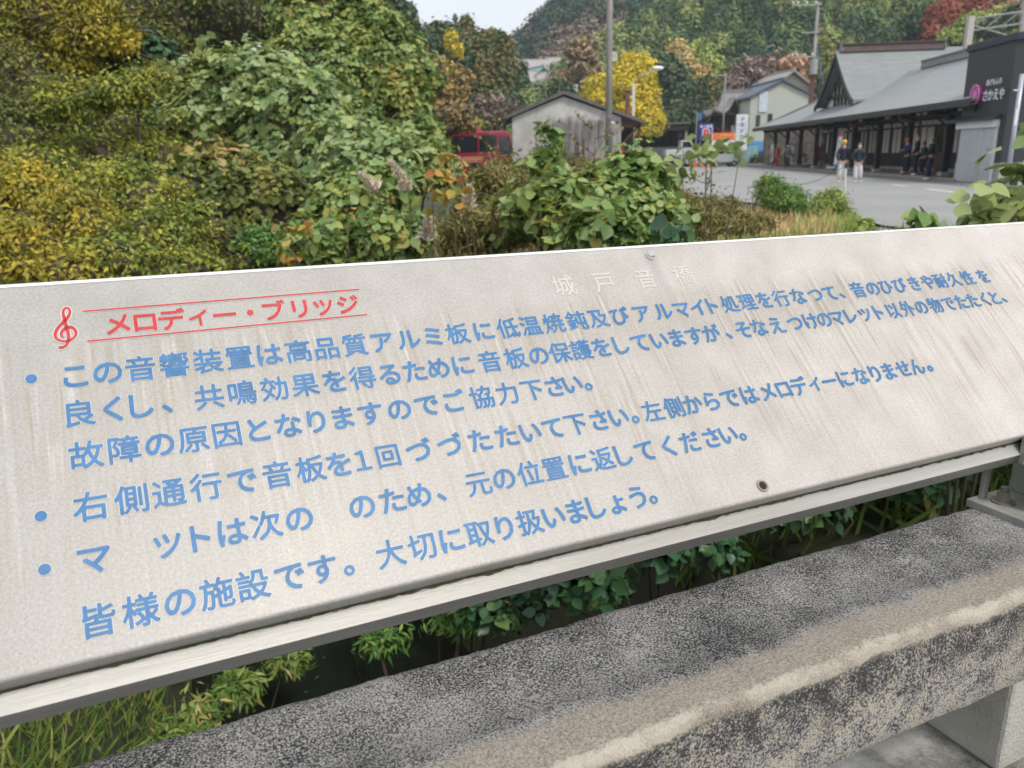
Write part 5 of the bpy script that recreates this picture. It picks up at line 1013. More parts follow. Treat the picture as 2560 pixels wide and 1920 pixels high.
hb, f = house('sage_house', 'two storey sage green building with a blue edged gable left of the station roof', 1912, 215, 96, 6.6, 12, 6.4, 1.55, 0.0, M_['sagewall'], M_['bluetrim'], wins=(('front', -2.6, -2.15, 3.4, 4.6), ('front', -1.35, -.85, 3.5, 4.7)), eave=.3)
mb = MB(); mb.span((-2.4, -6.12, 4.9), (-1.5, -6.0, 7.0), f); mb.build('sign_plate', mat('pale_blue_plate', (.55, .62, .72), .5), hb); mb = MB(); mb.span((3.05, -6.15, -2), (3.2, -6.0, 6.5), f); mb.build('downpipe', M_['galv'], hb)
mb = MB(); mb.prism([(-6.0, 1.9), (-7.2, .9), (-7.2, .7), (-6.0, 1.0)], lambda y, z, x: f(x, y, z), -3.3, -.3); mb.build('awning', mat('blue_awning', (.04, .16, .34), .6), hb)
M_['paletile'] = mat('pale_roof_tile', (.33, .31, .30), .7, var=.2, scale=3, stretch=(4, 1, 1)); M_['offwhite'] = mat('offwhite_wall', (.50, .46, .40), .8, var=.08); M_['rubblewall'] = mat('dark_stone_retaining_wall', (.11, .095, .085), .95, var=.5, scale=2.5, bump=.6, bscale=6)
house('tiled_house', 'grey tiled gable house rising behind the sage green building', 1943, 188, 112, 7.5, 8, 5.5, 2.6, .12, M_['offwhite'], M_['paletile'], eave=.9)
mb = MB(); rw0 = S(41.5, -1, 0); mb.span((41.5, 1.5, -.1), (42.2, 12, 3.4), S); rwall = mb.build('retaining_wall', M_['rubblewall'], None, M=T(S(42, 6, 0)), bevel=.05); tag(rwall, 'dark rough stone retaining wall behind the far end of the station', 'wall')
house('hillside_house', 'pale tiled house on the left hillside below the blue forest', 1316, 153, 165, 9, 7, 4, 2.2, PI / 2, M_['offwhite'], M_['paletile'], eave=.7)
house('teal_roof_house', 'small hillside house with a teal copper gable roof', 1337, 173, 150, 5.2, 5, 3, 2.2, .5, M_['offwhite'], mat('teal_copper_roof', (.17, .32, .31), .6, var=.2), eave=.6)
house('white_wall_house', 'hillside house with grey tiled roof and white walls beside the round green tree', 1362, 180, 148, 6.0, 4.5, 3, 2.0, PI / 2 + .1, M_['offwhite'], M_['paletile'], eave=.7, wins=(('side', -1, 1, 1, 2),))
house('grey_roof_house', 'low grey roofed house left of the ginkgo behind the thin bare tree', 1462, 214, 120, 7, 5, 3, 1.2, PI / 2, M_['offwhite'], M_['paletile'], eave=.6)
house('upper_house', 'pale roofed house highest on the hillside above the yellow shrub', 1408, 146, 185, 9, 6, 3.5, 1.6, PI / 2 - .1, M_['offwhite'], M_['paletile'], eave=.7)
# temple gate: two stacked tiled roofs on a dark timber body
o = at(1815, 400, 97) * [1, 1, 0] + [0, 0, .4]; tg = thing('temple_gate', 'old timber temple gate with flared grey tiled roofs left of the sage building', 'temple gate', T(o)); f = lambda x, y, z: o + np.array([x, y, z])
mb = MB(); [mb.span((x - .2, y - .2, -.5), (x + .2, y + .2, 5.0), f) for x in (-1.2, 1.2, 3.6) for y in (-1, 1.5)]; mb.build('pillar', M_['timber'], tg); mb = MB(); mb.span((-1.4, -1.1, 3.8), (4.0, 1.6, 4.9), f); mb.build('bracket_beam', M_['timber'], tg); mb = MB(); mb.span((-1.0, .4, -.4), (3.4, .5, 3.6), f); mb.build('inner_wall', mat('ochre_plaster', (.26, .19, .11), .85, var=.2), tg)
mb = MB(); rings = []
for hx_, hy_, z, lift in ((3.3, 2.7, 5.0, .55), (2.6, 1.75, 5.55, .16), (2.1, .9, 6.25, .0), (1.7, .12, 7.35, .0)):
    for k in range(24):
        sd = k // 6; u = (k % 6) / 6; px_, py_ = [(-1 + 2 * u, -1), (1, -1 + 2 * u), (1 - 2 * u, 1), (-1, 1 - 2 * u)][sd]; rings.append(f(1.0 + px_ * hx_, .3 + py_ * hy_, z + lift * (abs(px_) * abs(py_)) ** 3))
n4 = len(rings); rings += [p_ - np.array([0, 0, .22]) for p_ in rings[:24]]
fs = [(i * 24 + k, i * 24 + (k + 1) % 24, (i + 1) * 24 + (k + 1) % 24, (i + 1) * 24 + k) for i in range(3) for k in range(24)] + [(n4 + (k + 1) % 24, n4 + k, k, (k + 1) % 24) for k in range(24)] + [tuple(range(n4, n4 + 24)), tuple(range(72, 96))]
mb.add(rings, fs); mb.build('roof', M_['tile'], tg)
for sg in (-1, 1):
    g = [(-1.35, 5.15), (-.95, 5.25), (-.55, 5.65), (-.25, 6.2), (0, 6.75)]; mb = MB(); vs = [q_ for x, z in g for q_ in (f(-.1 + sg * x, -3.0, z), f(-.1 + sg * x, .2, z))]; k5 = len(vs); vs += [q_ - np.array([0, 0, .18]) for q_ in vs]
    mb.add(vs, [(2 * i, 2 * i + 1, 2 * i + 3, 2 * i + 2) for i in range(4)] + [(k5 + 2 * i, k5 + 2 * i + 2, k5 + 2 * i + 3, k5 + 2 * i + 1) for i in range(4)] + [(2 * i, 2 * i + 2, k5 + 2 * i + 2, k5 + 2 * i) for i in range(4)] + [(0, k5, k5 + 1, 1)]); mb.build('front_gable_roof', M_['paletile'], tg)
mb = MB(); mb.prism([(-1.0, 5.0), (.8, 5.0), (-.1, 6.4)], lambda x, z, y: f(x, y, z), -2.6, -2.5); mb.build('gable_board', M_['timber'], tg)
mb = MB(); mb.span((-.75, .12, 7.3), (2.75, .48, 7.72), f); mb.build('ridge', M_['tile'], tg); mb = MB(); mb.span((.1, -1.25, 2.2), (.8, -1.2, 3.7), f); mb.build('notice', M_['white'], tg)

# ---------------------------------------------------------------- vegetation
KZ = [(.045, .085, .022), (.075, .135, .035), (.11, .175, .05), (.17, .23, .085), (.20, .24, .06), (.27, .23, .07)]
L_ = {}
L_['kudzu'] = leafmat('kudzu_leaf', KZ, .45, .24, gain=1.68, pscale=.9, pcol=(.26, .22, .05), pamt=.35)
L_['kudzu_pale'] = leafmat('pale_kudzu_leaf', [(.07, .12, .035), (.12, .19, .065), (.17, .235, .10), (.21, .27, .13), (.24, .27, .08)], .42, .24, gain=1.58, pscale=1.2, pcol=(.30, .26, .05), pamt=.35)
L_['kudzu_brown'] = leafmat('browning_kudzu_leaf', [(.06, .10, .025), (.11, .15, .04), (.19, .18, .06), (.25, .18, .07), (.28, .20, .09)], .5, .22)
L_['green'] = leafmat('fresh_green_leaf', [(.03, .085, .03), (.05, .125, .03), (.085, .17, .035), (.14, .22, .05), (.20, .25, .05)], .4, .22)
L_['bluegreen'] = leafmat('blue_green_leaf', [(.022, .07, .035), (.04, .105, .05), (.06, .13, .055), (.11, .18, .06)], .35, .2, gain=1.15)
L_['orange'] = leafmat('autumn_orange_leaf', [(.08, .14, .03), (.16, .20, .035), (.30, .25, .04), (.40, .24, .05), (.42, .17, .06)], .5, .25, gain=1.3)
L_['yellow'] = leafmat('yellow_autumn_leaf', [(.08, .10, .018), (.18, .17, .026), (.30, .24, .032), (.40, .31, .04)], .55, .3, pscale=.9, pcol=(.07, .095, .022), pamt=.65)
L_['yellowgreen'] = leafmat('yellow_green_leaf', [(.06, .095, .02), (.12, .155, .028), (.20, .21, .034), (.33, .30, .04)], .5, .25, pscale=1.0, pcol=(.07, .10, .02), pamt=.5)
L_['olive'] = leafmat('olive_dark_leaf', [(.028, .046, .015), (.06, .082, .022), (.105, .12, .03), (.18, .17, .04)], .6, .18, pscale=.7, pcol=(.14, .11, .025), pamt=.4)
L_['ginkgo'] = leafmat('ginkgo_yellow', [(.46, .42, .06), (.64, .54, .06), (.76, .60, .06), (.78, .55, .05)], .6, .2, gain=1, pscale=.18, pcol=(.30, .30, .05), pamt=.6)
L_['cedar'] = leafmat('cedar_brown_green', [(.024, .048, .018), (.05, .075, .024), (.095, .085, .03), (.14, .095, .035)], .7, .08, pscale=.16, pcol=(.16, .10, .04), pamt=.6)
L_['darkgreen'] = leafmat('dark_evergreen', [(.014, .030, .016), (.026, .050, .024), (.045, .074, .032), (.075, .10, .042)], .6, .08)
L_['tan'] = leafmat('tan_autumn_leaf', [(.17, .14, .07), (.28, .22, .11), (.38, .29, .13), (.46, .36, .09)], .7, .12)
L_['bamboo'] = leafmat('bamboo_leaf', [(.09, .13, .035), (.15, .20, .05), (.22, .27, .075), (.28, .31, .09)], .6, .15)
L_['twig'] = leafmat('bare_twig_haze', [(.10, .075, .06), (.15, .115, .095), (.20, .155, .13)], .9, 0)
L_['maroon'] = leafmat('maroon_maple_leaf', [(.09, .022, .018), (.15, .035, .024), (.20, .055, .032), (.24, .085, .05)], .65, .1)
L_['dry'] = leafmat('dry_straw', [(.20, .13, .06), (.32, .22, .10), (.42, .31, .16), (.48, .37, .20)], .8, .15)
L_['drybrown'] = leafmat('withered_brown', [(.055, .05, .022), (.10, .085, .04), (.15, .12, .06), (.21, .155, .085)], .85, .08)
L_['grass'] = leafmat('bank_grass', [(.04, .09, .02), (.08, .14, .03), (.13, .18, .045), (.28, .24, .09)], .5, .2)
L_['pampas'] = leafmat('pampas_plume', [(.50, .42, .33), (.60, .52, .42), (.68, .61, .51)], .8, 0, gain=1.15)

# kudzu draped over the trees across the stream, from far to near
plant('kudzu_covered_tree', 'tall tree wholly draped in kudzu, its steep right flank beside the red coach', [pxe(980, 330, 230, 330, 16.5), pxe(930, 190, 330, 300, 17), pxe(820, 60, 300, 260, 17.5), pxe(1040, 400, 130, 200, 15.5), pxe(800, 230, 330, 330, 16.5)], 9500, 0.092, 'kudzu', L_['kudzu'], k=24, f=.24, tri=True, core=.80, stems=4, up=.5, jit=.5)
plant('kudzu_covered_tree', 'lower dome of pale green kudzu in front of the tall draped tree', [pxe(640, 260, 330, 270, 12.5), pxe(520, 330, 240, 340, 12.2), pxe(740, 330, 330, 260, 12), pxe(880, 400, 300, 180, 11)], 6200, 0.092, 'kudzu', L_['kudzu_pale'], k=24, f=.24, tri=True, core=.80, stems=4, up=.55, jit=.5)
plant('kudzu_covered_tree', 'browning kudzu curtain on the shaded left side of the pale kudzu dome', [pxe(450, 300, 170, 260, 12.8), pxe(430, 420, 190, 200, 12), pxe(560, 470, 230, 190, 10.5)], 3000, 0.088, 'kudzu', L_['kudzu_brown'], k=20, f=.26, tri=True, core=.8, up=.4)
plant('evergreen_tree', 'dark olive evergreen behind the kudzu at the top of the left slope', [pxe(430, 60, 400, 340, 22), pxe(320, 140, 320, 300, 21), pxe(560, 20, 340, 280, 22), pxe(180, 120, 380, 380, 24), pxe(30, 60, 320, 420, 25), pxe(300, 280, 380, 300, 20)], 26000, 0.096, 'ovate', L_['olive'], k=26, f=.26, core=.8, trunk=True, stem_r=.16)
plant('evergreen_tree', 'second olive evergreen rising behind the top of the draped kudzu tree', [pxe(690, 30, 270, 230, 22.5), pxe(800, -30, 240, 180, 23)], 9000, 0.096, 'ovate', L_['olive'], k=24, f=.27, core=.8, trunk=True, stem_r=.15)
plant('autumn_tree', 'yellow leaved tree filling the upper left corner', [pxe(90, 30, 380, 230, 13.5), pxe(220, 80, 240, 190, 13), pxe(-20, 130, 260, 200, 12.8), pxe(120, 150, 260, 130, 13)], 15000, 0.068, 'ovate', L_['yellow'], k=26, f=.24, core=.55, trunk=True, stem_r=.09)
plant('autumn_shrub', 'yellow green branches reaching right below the corner tree', [pxe(300, 235, 170, 90, 10.5), pxe(180, 260, 160, 110, 10.5), pxe(360, 210, 110, 70, 10.8)], 5200, 0.056, 'ovate', L_['yellowgreen'], k=22, f=.25, core=.5, stem_r=.025)
plant('green_sapling', 'broad leaved green sapling between the yellow branches and the kudzu', [pxe(350, 150, 190, 130, 14), pxe(260, 180, 100, 110, 14)], 1500, 0.104, 'kudzu', L_['bluegreen'], k=16, f=.28, core=.6, trunk=True, stem_r=.05)
plant('hillside_shrub', 'grey green shrub at the left edge below the yellow corner tree', [pxe(40, 230, 260, 240, 12.2), pxe(140, 310, 300, 220, 11.8), pxe(20, 370, 240, 260, 11), pxe(200, 180, 240, 180, 14)], 9500, 0.060, 'ovate', L_['olive'], k=22, f=.27, core=.75)
plant('hillside_shrub', 'dull green shrub in the hollow below the yellow green branches', [pxe(300, 350, 320, 240, 12.5), pxe(210, 410, 280, 200, 11.5), pxe(390, 430, 220, 220, 11), pxe(110, 430, 260, 160, 10.5)], 8500, 0.064, 'ovate', L_['yellowgreen'], k=20, f=.28, core=.78)
plant('streamside_shrub', 'yellow streaked shrub at the left edge just above the sign board', [pxe(60, 520, 300, 220, 8.2), pxe(190, 570, 260, 220, 7.6), pxe(20, 640, 260, 200, 7), pxe(160, 690, 300, 160, 6.8)], 9500, 0.050, 'ovate', L_['yellow'], k=22, f=.26, core=.72)
plant('streamside_shrub', 'olive shrub above the red heading of the sign board', [pxe(300, 500, 340, 220, 8.8), pxe(410, 600, 280, 200, 7.7), pxe(290, 660, 300, 170, 7.1), pxe(460, 680, 260, 130, 7)], 8500, 0.052, 'ovate', L_['yellowgreen'], k=22, f=.27, core=.75)
plant('streamside_shrub', 'dim green shrub in the hollow under the brown kudzu curtain', [pxe(560, 590, 280, 260, 9.3), pxe(680, 540, 260, 280, 9.5), pxe(470, 520, 200, 220, 9.8), pxe(640, 660, 300, 160, 8)], 4200, 0.072, 'kudzu', L_['olive'], k=20, f=.28, core=.82)
plant('ivy_shrub', 'small glossy ivy dome just above the middle left of the sign board', [pxe(655, 620, 120, 120, 7.5)], 1700, 0.040, 'ovate', L_['green'], k=14, f=.34, core=.75)
plant('kudzu_thicket', 'bright green kudzu thicket left of the pampas grass', [pxe(860, 560, 230, 190, 6.6), pxe(790, 620, 160, 110, 6.2), pxe(930, 490, 190, 150, 7.2), pxe(970, 600, 190, 120, 6.3)], 2300, .064, 'kudzuhd', L_['kudzu'], k=20, f=.3, tri=True, core=.72, up=.55)
plant('kudzu_thicket', 'low kudzu thicket running down from the pale dome towards the red coach', [pxe(980, 430, 200, 120, 9), pxe(1080, 420, 130, 90, 9.2), pxe(880, 440, 150, 120, 9)], 1500, 0.084, 'kudzu', L_['kudzu_pale'], k=20, f=.3, tri=True, core=.75, up=.55)
plant('kudzu_thicket', 'leafy kudzu thicket in front of the concrete shed with a bare stem at its right', [pxe(1450, 530, 270, 190, 6.0), pxe(1580, 480, 200, 190, 6.2), pxe(1350, 540, 170, 150, 6.2), pxe(1620, 570, 160, 130, 5.4), pxe(1530, 590, 260, 110, 5.3)], 2900, .066, 'kudzuhd', L_['kudzu'], k=22, f=.30, tri=True, core=.62, up=.55)
plant('kudzu_vine', 'upright kudzu vine climbing a dark stalk in front of the concrete shed', [pxe(1365, 320, 60, 50, 6.4), pxe(1370, 375, 75, 60, 6.4), pxe(1385, 430, 85, 70, 6.3), pxe(1350, 400, 60, 50, 6.3), pxe(1390, 475, 90, 50, 6.2)], 130, 0.070, 'kudzuhd', L_['kudzu_pale'], k=6, f=.5, tri=True, core=0, dens=1, fill=0, shoots=0, stems=2, stem_r=.012)
plant('autumn_sapling', 'sapling with orange and yellow leaves left of the dry weeds', [pxe(1120, 420, 90, 60, 5.8), pxe(1085, 480, 110, 90, 5.6), pxe(1160, 470, 80, 80, 5.7), pxe(1130, 530, 120, 60, 5.6)], 64, .056, 'kudzuhd', L_['orange'], k=8, f=.42, tri=False, core=0, dens=1, fill=0, shoots=5, stems=4, stem_r=.012)
plant('autumn_sapling', 'orange tinted sapling low at the left of the kudzu thicket', [pxe(770, 575, 110, 40, 5.8), pxe(860, 480, 60, 60, 6), pxe(745, 650, 70, 36, 5.6), pxe(880, 545, 50, 40, 5.8)], 40, .054, 'kudzuhd', L_['orange'], k=8, f=.42, core=0, dens=1, fill=0, shoots=5, stems=3, stem_r=.01)
plant('kudzu_vine', 'large leaved kudzu spray at the right edge in front of the grey pole', [pxe(2520, 500, 120, 80, 3.4), pxe(2560, 430, 70, 110, 3.5), pxe(2450, 545, 90, 40, 3.3), pxe(2550, 540, 110, 60, 3.3), pxe(2566, 330, 40, 60, 3.6), pxe(2400, 566, 50, 16, 3.3)], 60, .074, 'kudzuhd', L_['kudzu_pale'], k=9, f=.42, tri=True, core=0, dens=1, fill=0, shoots=0, stems=4, stem_r=.010, up=.7)
plant('kudzu_vine', 'small kudzu shoot peeping over the board near the right bottom of the lot', [pxe(2298, 545, 55, 45, 4.2)], 9, 0.068, 'kudzuhd', L_['kudzu'], k=5, f=.5, tri=True, core=0, dens=1, fill=0, shoots=0, stems=2, stem_r=.006, up=.7)
plant('kudzu_vine', 'pale shoot above the board below the white stake', [pxe(2150, 560, 60, 40, 4.6)], 14, 0.056, 'ovate', L_['bamboo'], k=5, f=.5, core=0, dens=1, fill=0, shoots=0, stems=2, stem_r=.006)
plant('leafy_sprig', 'glossy leafed sprig right of the bolt', [pxe(1700, 590, 120, 60, 4.4), pxe(1650, 570, 70, 50, 4.5)], 46, 0.068, 'kudzuhd', L_['bluegreen'], k=8, f=.45, core=0, dens=1, fill=0, shoots=0, stems=2, stem_r=.008)
plant('vine_spray', 'thin twigs with sparse leaves crossing the view of the white temple sign', [pxe(1720, 375, 90, 50, 6.0), pxe(1790, 365, 110, 60, 6.2), pxe(1850, 355, 90, 40, 6.2), pxe(1670, 420, 80, 70, 6.0), pxe(1760, 420, 90, 60, 6.1)], 60, 0.068, 'kudzuhd', L_['kudzu_pale'], k=7, f=.4, tri=False, core=0, dens=1, fill=0, shoots=0, stems=5, stem_r=.008, ground=-.3)
plant('roadside_bush', 'feathery green bush at the edge of the asphalt left of the white stake', [pxe(1960, 500, 120, 90, 17), pxe(1920, 480, 80, 90, 17), pxe(1990, 510, 60, 60, 16.8)], 4200, 0.072, 'lance', L_['green'], k=20, f=.3, core=.6, up=.6)
plant('roadside_bush', 'bright green bush at the foot of the white stake', [pxe(2075, 505, 90, 60, 17.5), pxe(2040, 525, 70, 50, 17.2), pxe(2100, 525, 40, 40, 17.5)], 3000, 0.068, 'lance', L_['bamboo'], k=16, f=.3, core=.6, up=.6)
plant('hedge_bush', 'small dark hedge bush right of the pale van', [pxe(1893, 405, 36, 22, 83)], 700, .22, 'clump', L_['darkgreen'], k=10, f=.35, core=.6)
plant('stream_weeds', 'drooping weeds at the edge of the dark water left of the coping', [pxe(500, 1800, 110, 110, 4.2), pxe(590, 1720, 130, 90, 4.7), pxe(420, 1850, 90, 90, 3.9), pxe(720, 1650, 120, 70, 5.2)], 1500, .075, 'lance', L_['grass'], k=16, f=.34, core=0, jit=1, stems=6, stem_r=.006)
# the slope behind the kudzu
n_ = 60000; X = rng.uniform(-34, -2.6, n_); Y = rng.uniform(9, 46, n_); k_ = (X < -3.2 - .13 * Y) ; X, Y = X[k_], Y[k_]; hgt = .35 + 1.1 * np.clip(np.sin(X * 1.1) * np.sin(Y * .9 + X * .3) + .5, 0, 2)
P = np.stack([X, Y, gz(X, Y) + rng.uniform(0, 1, len(X)) * hgt], 1); o = leaves('slope_undergrowth', P, rng.normal(size=P.shape) * .6 + [.2, -.3, .7], .17, 'ovate', L_['olive'], None, None, np.clip(.5 + .4 * np.sin(X * .9) * np.sin(Y * .7) + rng.normal(size=len(X)) * .2, 0, 1), 'stuff'); tag(o, 'olive and yellowish undergrowth covering the left slope behind the kudzu', 'undergrowth')
n_ = 52000; X = rng.uniform(-9.5, -.4, n_); Y = rng.uniform(5.2, 13.5, n_); k_ = (X < .25 - .17 * Y) & (gz(X, Y) > -2.7); X, Y = X[k_], Y[k_]; hgt = .5 + .7 * np.clip(np.sin(X * 1.7) * np.sin(Y * 1.3) + .4, 0, 2)
P = np.stack([X, Y, gz(X, Y) + rng.uniform(0, 1, len(X)) * hgt], 1); o = leaves('bank_undergrowth', P, rng.normal(size=P.shape) * .6 + [.2, -.3, .7], .085, 'ovate', L_['yellowgreen'], None, None, np.clip(.45 + .4 * np.sin(X * 1.9) * np.sin(Y * 1.7) + rng.normal(size=len(X)) * .2, 0, 1), 'stuff'); tag(o, 'low leafy undergrowth on the far stream bank below the left shrubs', 'undergrowth')
# seen in the gap below the rail
plant('ground_vine', 'dark green vine leaves in the gap between the rail and the coping', [pxe(1250, 1500, 280, 140, 3.9), pxe(1450, 1440, 320, 160, 3.7), pxe(1720, 1365, 320, 160, 3.7), pxe(2000, 1270, 280, 120, 3.8), pxe(2300, 1190, 260, 120, 3.9), pxe(2480, 1120, 200, 90, 4.0)], 1050, .060, 'kudzuhd', L_['bluegreen'], k=14, f=.34, tri=True, core=0, up=.8, dens=1, shoots=30)
plant('bank_thicket', 'dense low thicket on the near bank hidden behind the right half of the board', [(.6, 4.9, .25, 1.0, .75, .5), (1.8, 4.7, .25, 1.1, .75, .5), (3.0, 4.8, .30, 1.1, .75, .5), (4.3, 4.9, .35, 1.1, .8, .5), (1.2, 3.9, .35, .9, .5, .35), (2.5, 3.8, .40, .9, .5, .35), (3.8, 3.9, .42, .9, .5, .35)], 1500, .075, 'kudzu', L_['bluegreen'], k=16, f=.3, tri=True, core=.45, fill=.5)  # bushes added out of view to keep the gap below the rail dark
plant('ground_vine', 'ferny undergrowth in the dark gap below the middle of the rail', [pxe(1150, 1540, 220, 110, 4.2), pxe(960, 1600, 140, 80, 4.6)], 1100, .06, 'lance', L_['green'], k=14, f=.34, core=0, up=.5, dens=1.2)

L_['weed'] = leafmat('olive_weed_leaf', [(.05, .055, .018), (.09, .095, .03), (.13, .125, .04), (.19, .16, .06), (.16, .10, .05)], .65, .2)
plant('weed_tangle', 'olive and brown weeds between the orange sapling and the leafy thicket', [pxe(1215, 500, 170, 170, 7.4), pxe(1280, 560, 170, 160, 6.8), pxe(1180, 590, 190, 130, 6.5), pxe(1260, 450, 110, 120, 8.2), pxe(1330, 500, 90, 130, 7.6)], 5200, .060, 'lance', L_['weed'], k=26, f=.3, core=0, jit=1.0, stems=14, stem_r=.008, shoots=70)
plant('weed_tangle', 'pale green herbs mixed into the dry grass right of the thicket', [pxe(1740, 560, 150, 90, 6.6), pxe(1830, 560, 150, 70, 7.5), pxe(1700, 510, 110, 80, 8.5), pxe(1790, 510, 130, 50, 9.5), pxe(1900, 560, 90, 50, 8.5)], 2400, .052, 'lance', L_['weed'], k=22, f=.3, core=0, jit=1.0, stems=10, stem_r=.006, shoots=50)
plant('weed_tangle', 'brown shrubby weeds along the foot of the concrete shed', [pxe(1330, 430, 130, 70, 20), pxe(1430, 425, 150, 60, 22), pxe(1520, 425, 90, 60, 22)], 3600, .13, 'lance', L_['drybrown'], k=22, f=.3, core=0, jit=1.0, stems=12, stem_r=.02, shoots=60)
def blades(name, label, cat, region, n, hh, m, tmpl='blade', lean=.5, kind='stuff', z0=None):
    (xa, xb), (ya, yb), cond = region; xs_ = rng.uniform(xa, xb, n * 3); ys_ = rng.uniform(ya, yb, n * 3); k = cond(xs_, ys_); xs_, ys_ = xs_[k][:n], ys_[k][:n]
    P = np.stack([xs_, ys_, gz(xs_, ys_) - .02], 1); tip = np.stack([rng.normal(size=len(P)) * lean, rng.normal(size=len(P)) * lean, np.ones(len(P))], 1); N = rng.normal(size=(len(P), 3)) * np.array([1, 1, .2])
    o = leaves(name, P, N, hh * rng.uniform(.5, 1.3, len(P)), tmpl, m, None, tip, rng.uniform(0, 1, len(P)), kind); tag(o, label, cat); return o
gd = lambda x0, x1, y0, y1: ((x0, x1), (y0, y1), lambda x, y: np.ones_like(x, bool))
blades('bank_grass', 'long green and straw grass on the stream bank below the left end of the rail', 'grass', ((-4, -.9), (2.2, 5.0), lambda x, y: (x < -1.15 - .1 * (y - 3)) & (gz(x, y) > -2.6)), 9000, .20, L_['grass'], lean=.75)
blades('rough_grass', 'rough grass and herbs covering the near bank behind the sign board', 'grass', ((-1.0, 8), (4.0, 12.5), lambda x, y: gz(x, y) > -1.2), 15000, .42, L_['grass'])
blades('dry_grass', 'tan dry foxtail grass between the thicket and the asphalt', 'grass', ((2.3, 6.8), (8.2, 19), lambda x, y: (x > .27 * y - .6) & (x < .36 * y + .7)), 3000, .36, L_['dry'], lean=.5)
blades('withered_weeds', 'withered brown weeds in front of the concrete shed', 'weeds', ((-1.6, 3.2), (6.5, 14), lambda x, y: (x > -.08 * y - .5) & (x < .14 * y + .7)), 2200, .62, L_['drybrown'], lean=.35)
blades('withered_weeds', 'grey brown scrub along the foot of the concrete shed and the coach', 'weeds', ((-1.2, 7), (36, 44.5), lambda x, y: np.abs(y - 41) < 5), 2600, .8, L_['drybrown'], lean=.35)
blades('verge_grass', 'short green grass strip at the edge of the asphalt by the stake', 'grass', ((4.2, 8.0), (14.8, 19.2), lambda x, y: np.abs(x - (.30 * y + 1.6)) < .7), 5000, .22, L_['bamboo'], lean=.5)
seed = []
def plume(label, px, py, Y, tilt, ln):
    c = at(px, py, Y); g0 = np.array([c[0] - tilt * .6, c[1], float(gz(c[0], c[1]))]); r = thing('pampas_grass', label, 'grass plume', T(g0), 'pampas grass plumes'); mb = MB(); mb.tube([g0, (g0 + c) / 2 + [-tilt * .1, 0, 0], c], [.006, .005, .003], 5); mb.build('stalk', M_['bark'], r)
    n = 230; f = rng.uniform(0, 1, n) ** 1.1; d = np.array([tilt, 0, 1.0]); P = c + np.outer(f * ln, d / np.linalg.norm(d)) + rng.normal(size=(n, 3)) * .006; P[:, 0] += tilt * .5 * f ** 2 * ln
    tip = np.stack([tilt * 1.2 + .5 * rng.normal(size=n) * .6, rng.normal(size=n) * .25, np.ones(n) * .9], 1); leaves('plume', P, rng.normal(size=(n, 3)), .095 * (1 - .6 * f), 'lance', L_['pampas'], r, tip)
plume('feathery beige pampas plume leaning left above the kudzu thicket', 1020, 480, 6.2, -.35, .24); plume('pinkish pampas plume left of the leaning beige one', 945, 480, 6.4, -.6, .16)
plume('upright beige pampas plume between the orange sapling and the dry weeds', 1168, 530, 6.0, .12, .18); plume('drooping beige pampas plume low between the kudzu thicket and the orange sapling', 1065, 600, 5.9, .15, .16)
def stalk(label, px, ytop, Y, branches=6, m='drybrown', n=60, sz=.06, dx=0, rr=.010):
    c = at(px, ytop, Y); g0 = np.array([c[0] + dx, c[1], float(gz(c[0], c[1]))]); r = thing('withered_stalk', label, 'weed', T(g0), 'withered weed stalks'); mb = MB(); mb.tube([g0, (g0 + c) / 2 + rng.normal(size=3) * .03, c], [rr, rr * .8, rr * .3], 6); Ps = []
    h = c[2] - g0[2]
    for i in range(branches):
        f = rng.uniform(.35, .95); a = g0 + (c - g0) * f; b = a + np.array([rng.normal() * .22 * h * .5, rng.normal() * .1, rng.uniform(.06, .22) * h]); mb.tube([a, (a + b) / 2 + [0, 0, -.02], b], [rr * .5, rr * .4, rr * .2], 5); Ps += [a + (b - a) * t for t in rng.uniform(.2, 1, max(1, n // branches))]
    mb.build('stem', M_['bark'], r); P = np.array(Ps) + rng.normal(size=(len(Ps), 3)) * .03; leaves('dry_leaves', P, rng.normal(size=P.shape), sz, 'ovate', L_[m], r)
for i, (px, yt, Y, lab) in enumerate(((1340, 330, 9, 'withered stalk rising left of the upright kudzu vine'), (1455, 345, 9.5, 'withered stalk in the middle of the concrete shed wall'), (1487, 300, 10, 'tall reddish brown stalk right of centre on the shed wall'), (1310, 400, 9, 'short withered stalk at the left corner of the concrete shed'), (1540, 380, 8.5, 'withered stalk at the foot of the tall grey utility pole'), (1245, 380, 9.5, 'forked grey stalk in front of the nose of the coach'), (1212, 300, 11, 'thin grey stalk in front of the coach roof'), (1650, 440, 6.3, 'dark stalk at the right side of the leafy thicket'), (1780, 440, 8, 'slanting thin stalk in front of the pale asphalt'), (1880, 480, 9, 'thin stalk with brown seed heads beside the dry grass'))):
    stalk(lab, px, yt, Y, 9, 'drybrown', 90, .07 if i < 7 else .05, dx=(.0, .1, .0, .05, -.05, .25, .1, -.1, -.5, .1)[i])
def bare_tree(name, label, ells, Y, n, m, h0=None, stem=.1, cat='tree', sz=.5, k=16):
    return plant(name, label, ells, n, sz, 'needle', m, cat=cat, k=k, f=.32, core=0, stems=9, trunk=True, stem_r=stem, jit=1.2, shell=(.2, 1.05), dens=1.1, fill=.15)
bare_tree('bare_shrub', 'leafless brown shrub behind the nose of the coach', [pxe(1200, 300, 120, 110, 64), pxe(1260, 280, 90, 90, 64)], 64, 1500, L_['twig'], stem=.08, sz=.35)

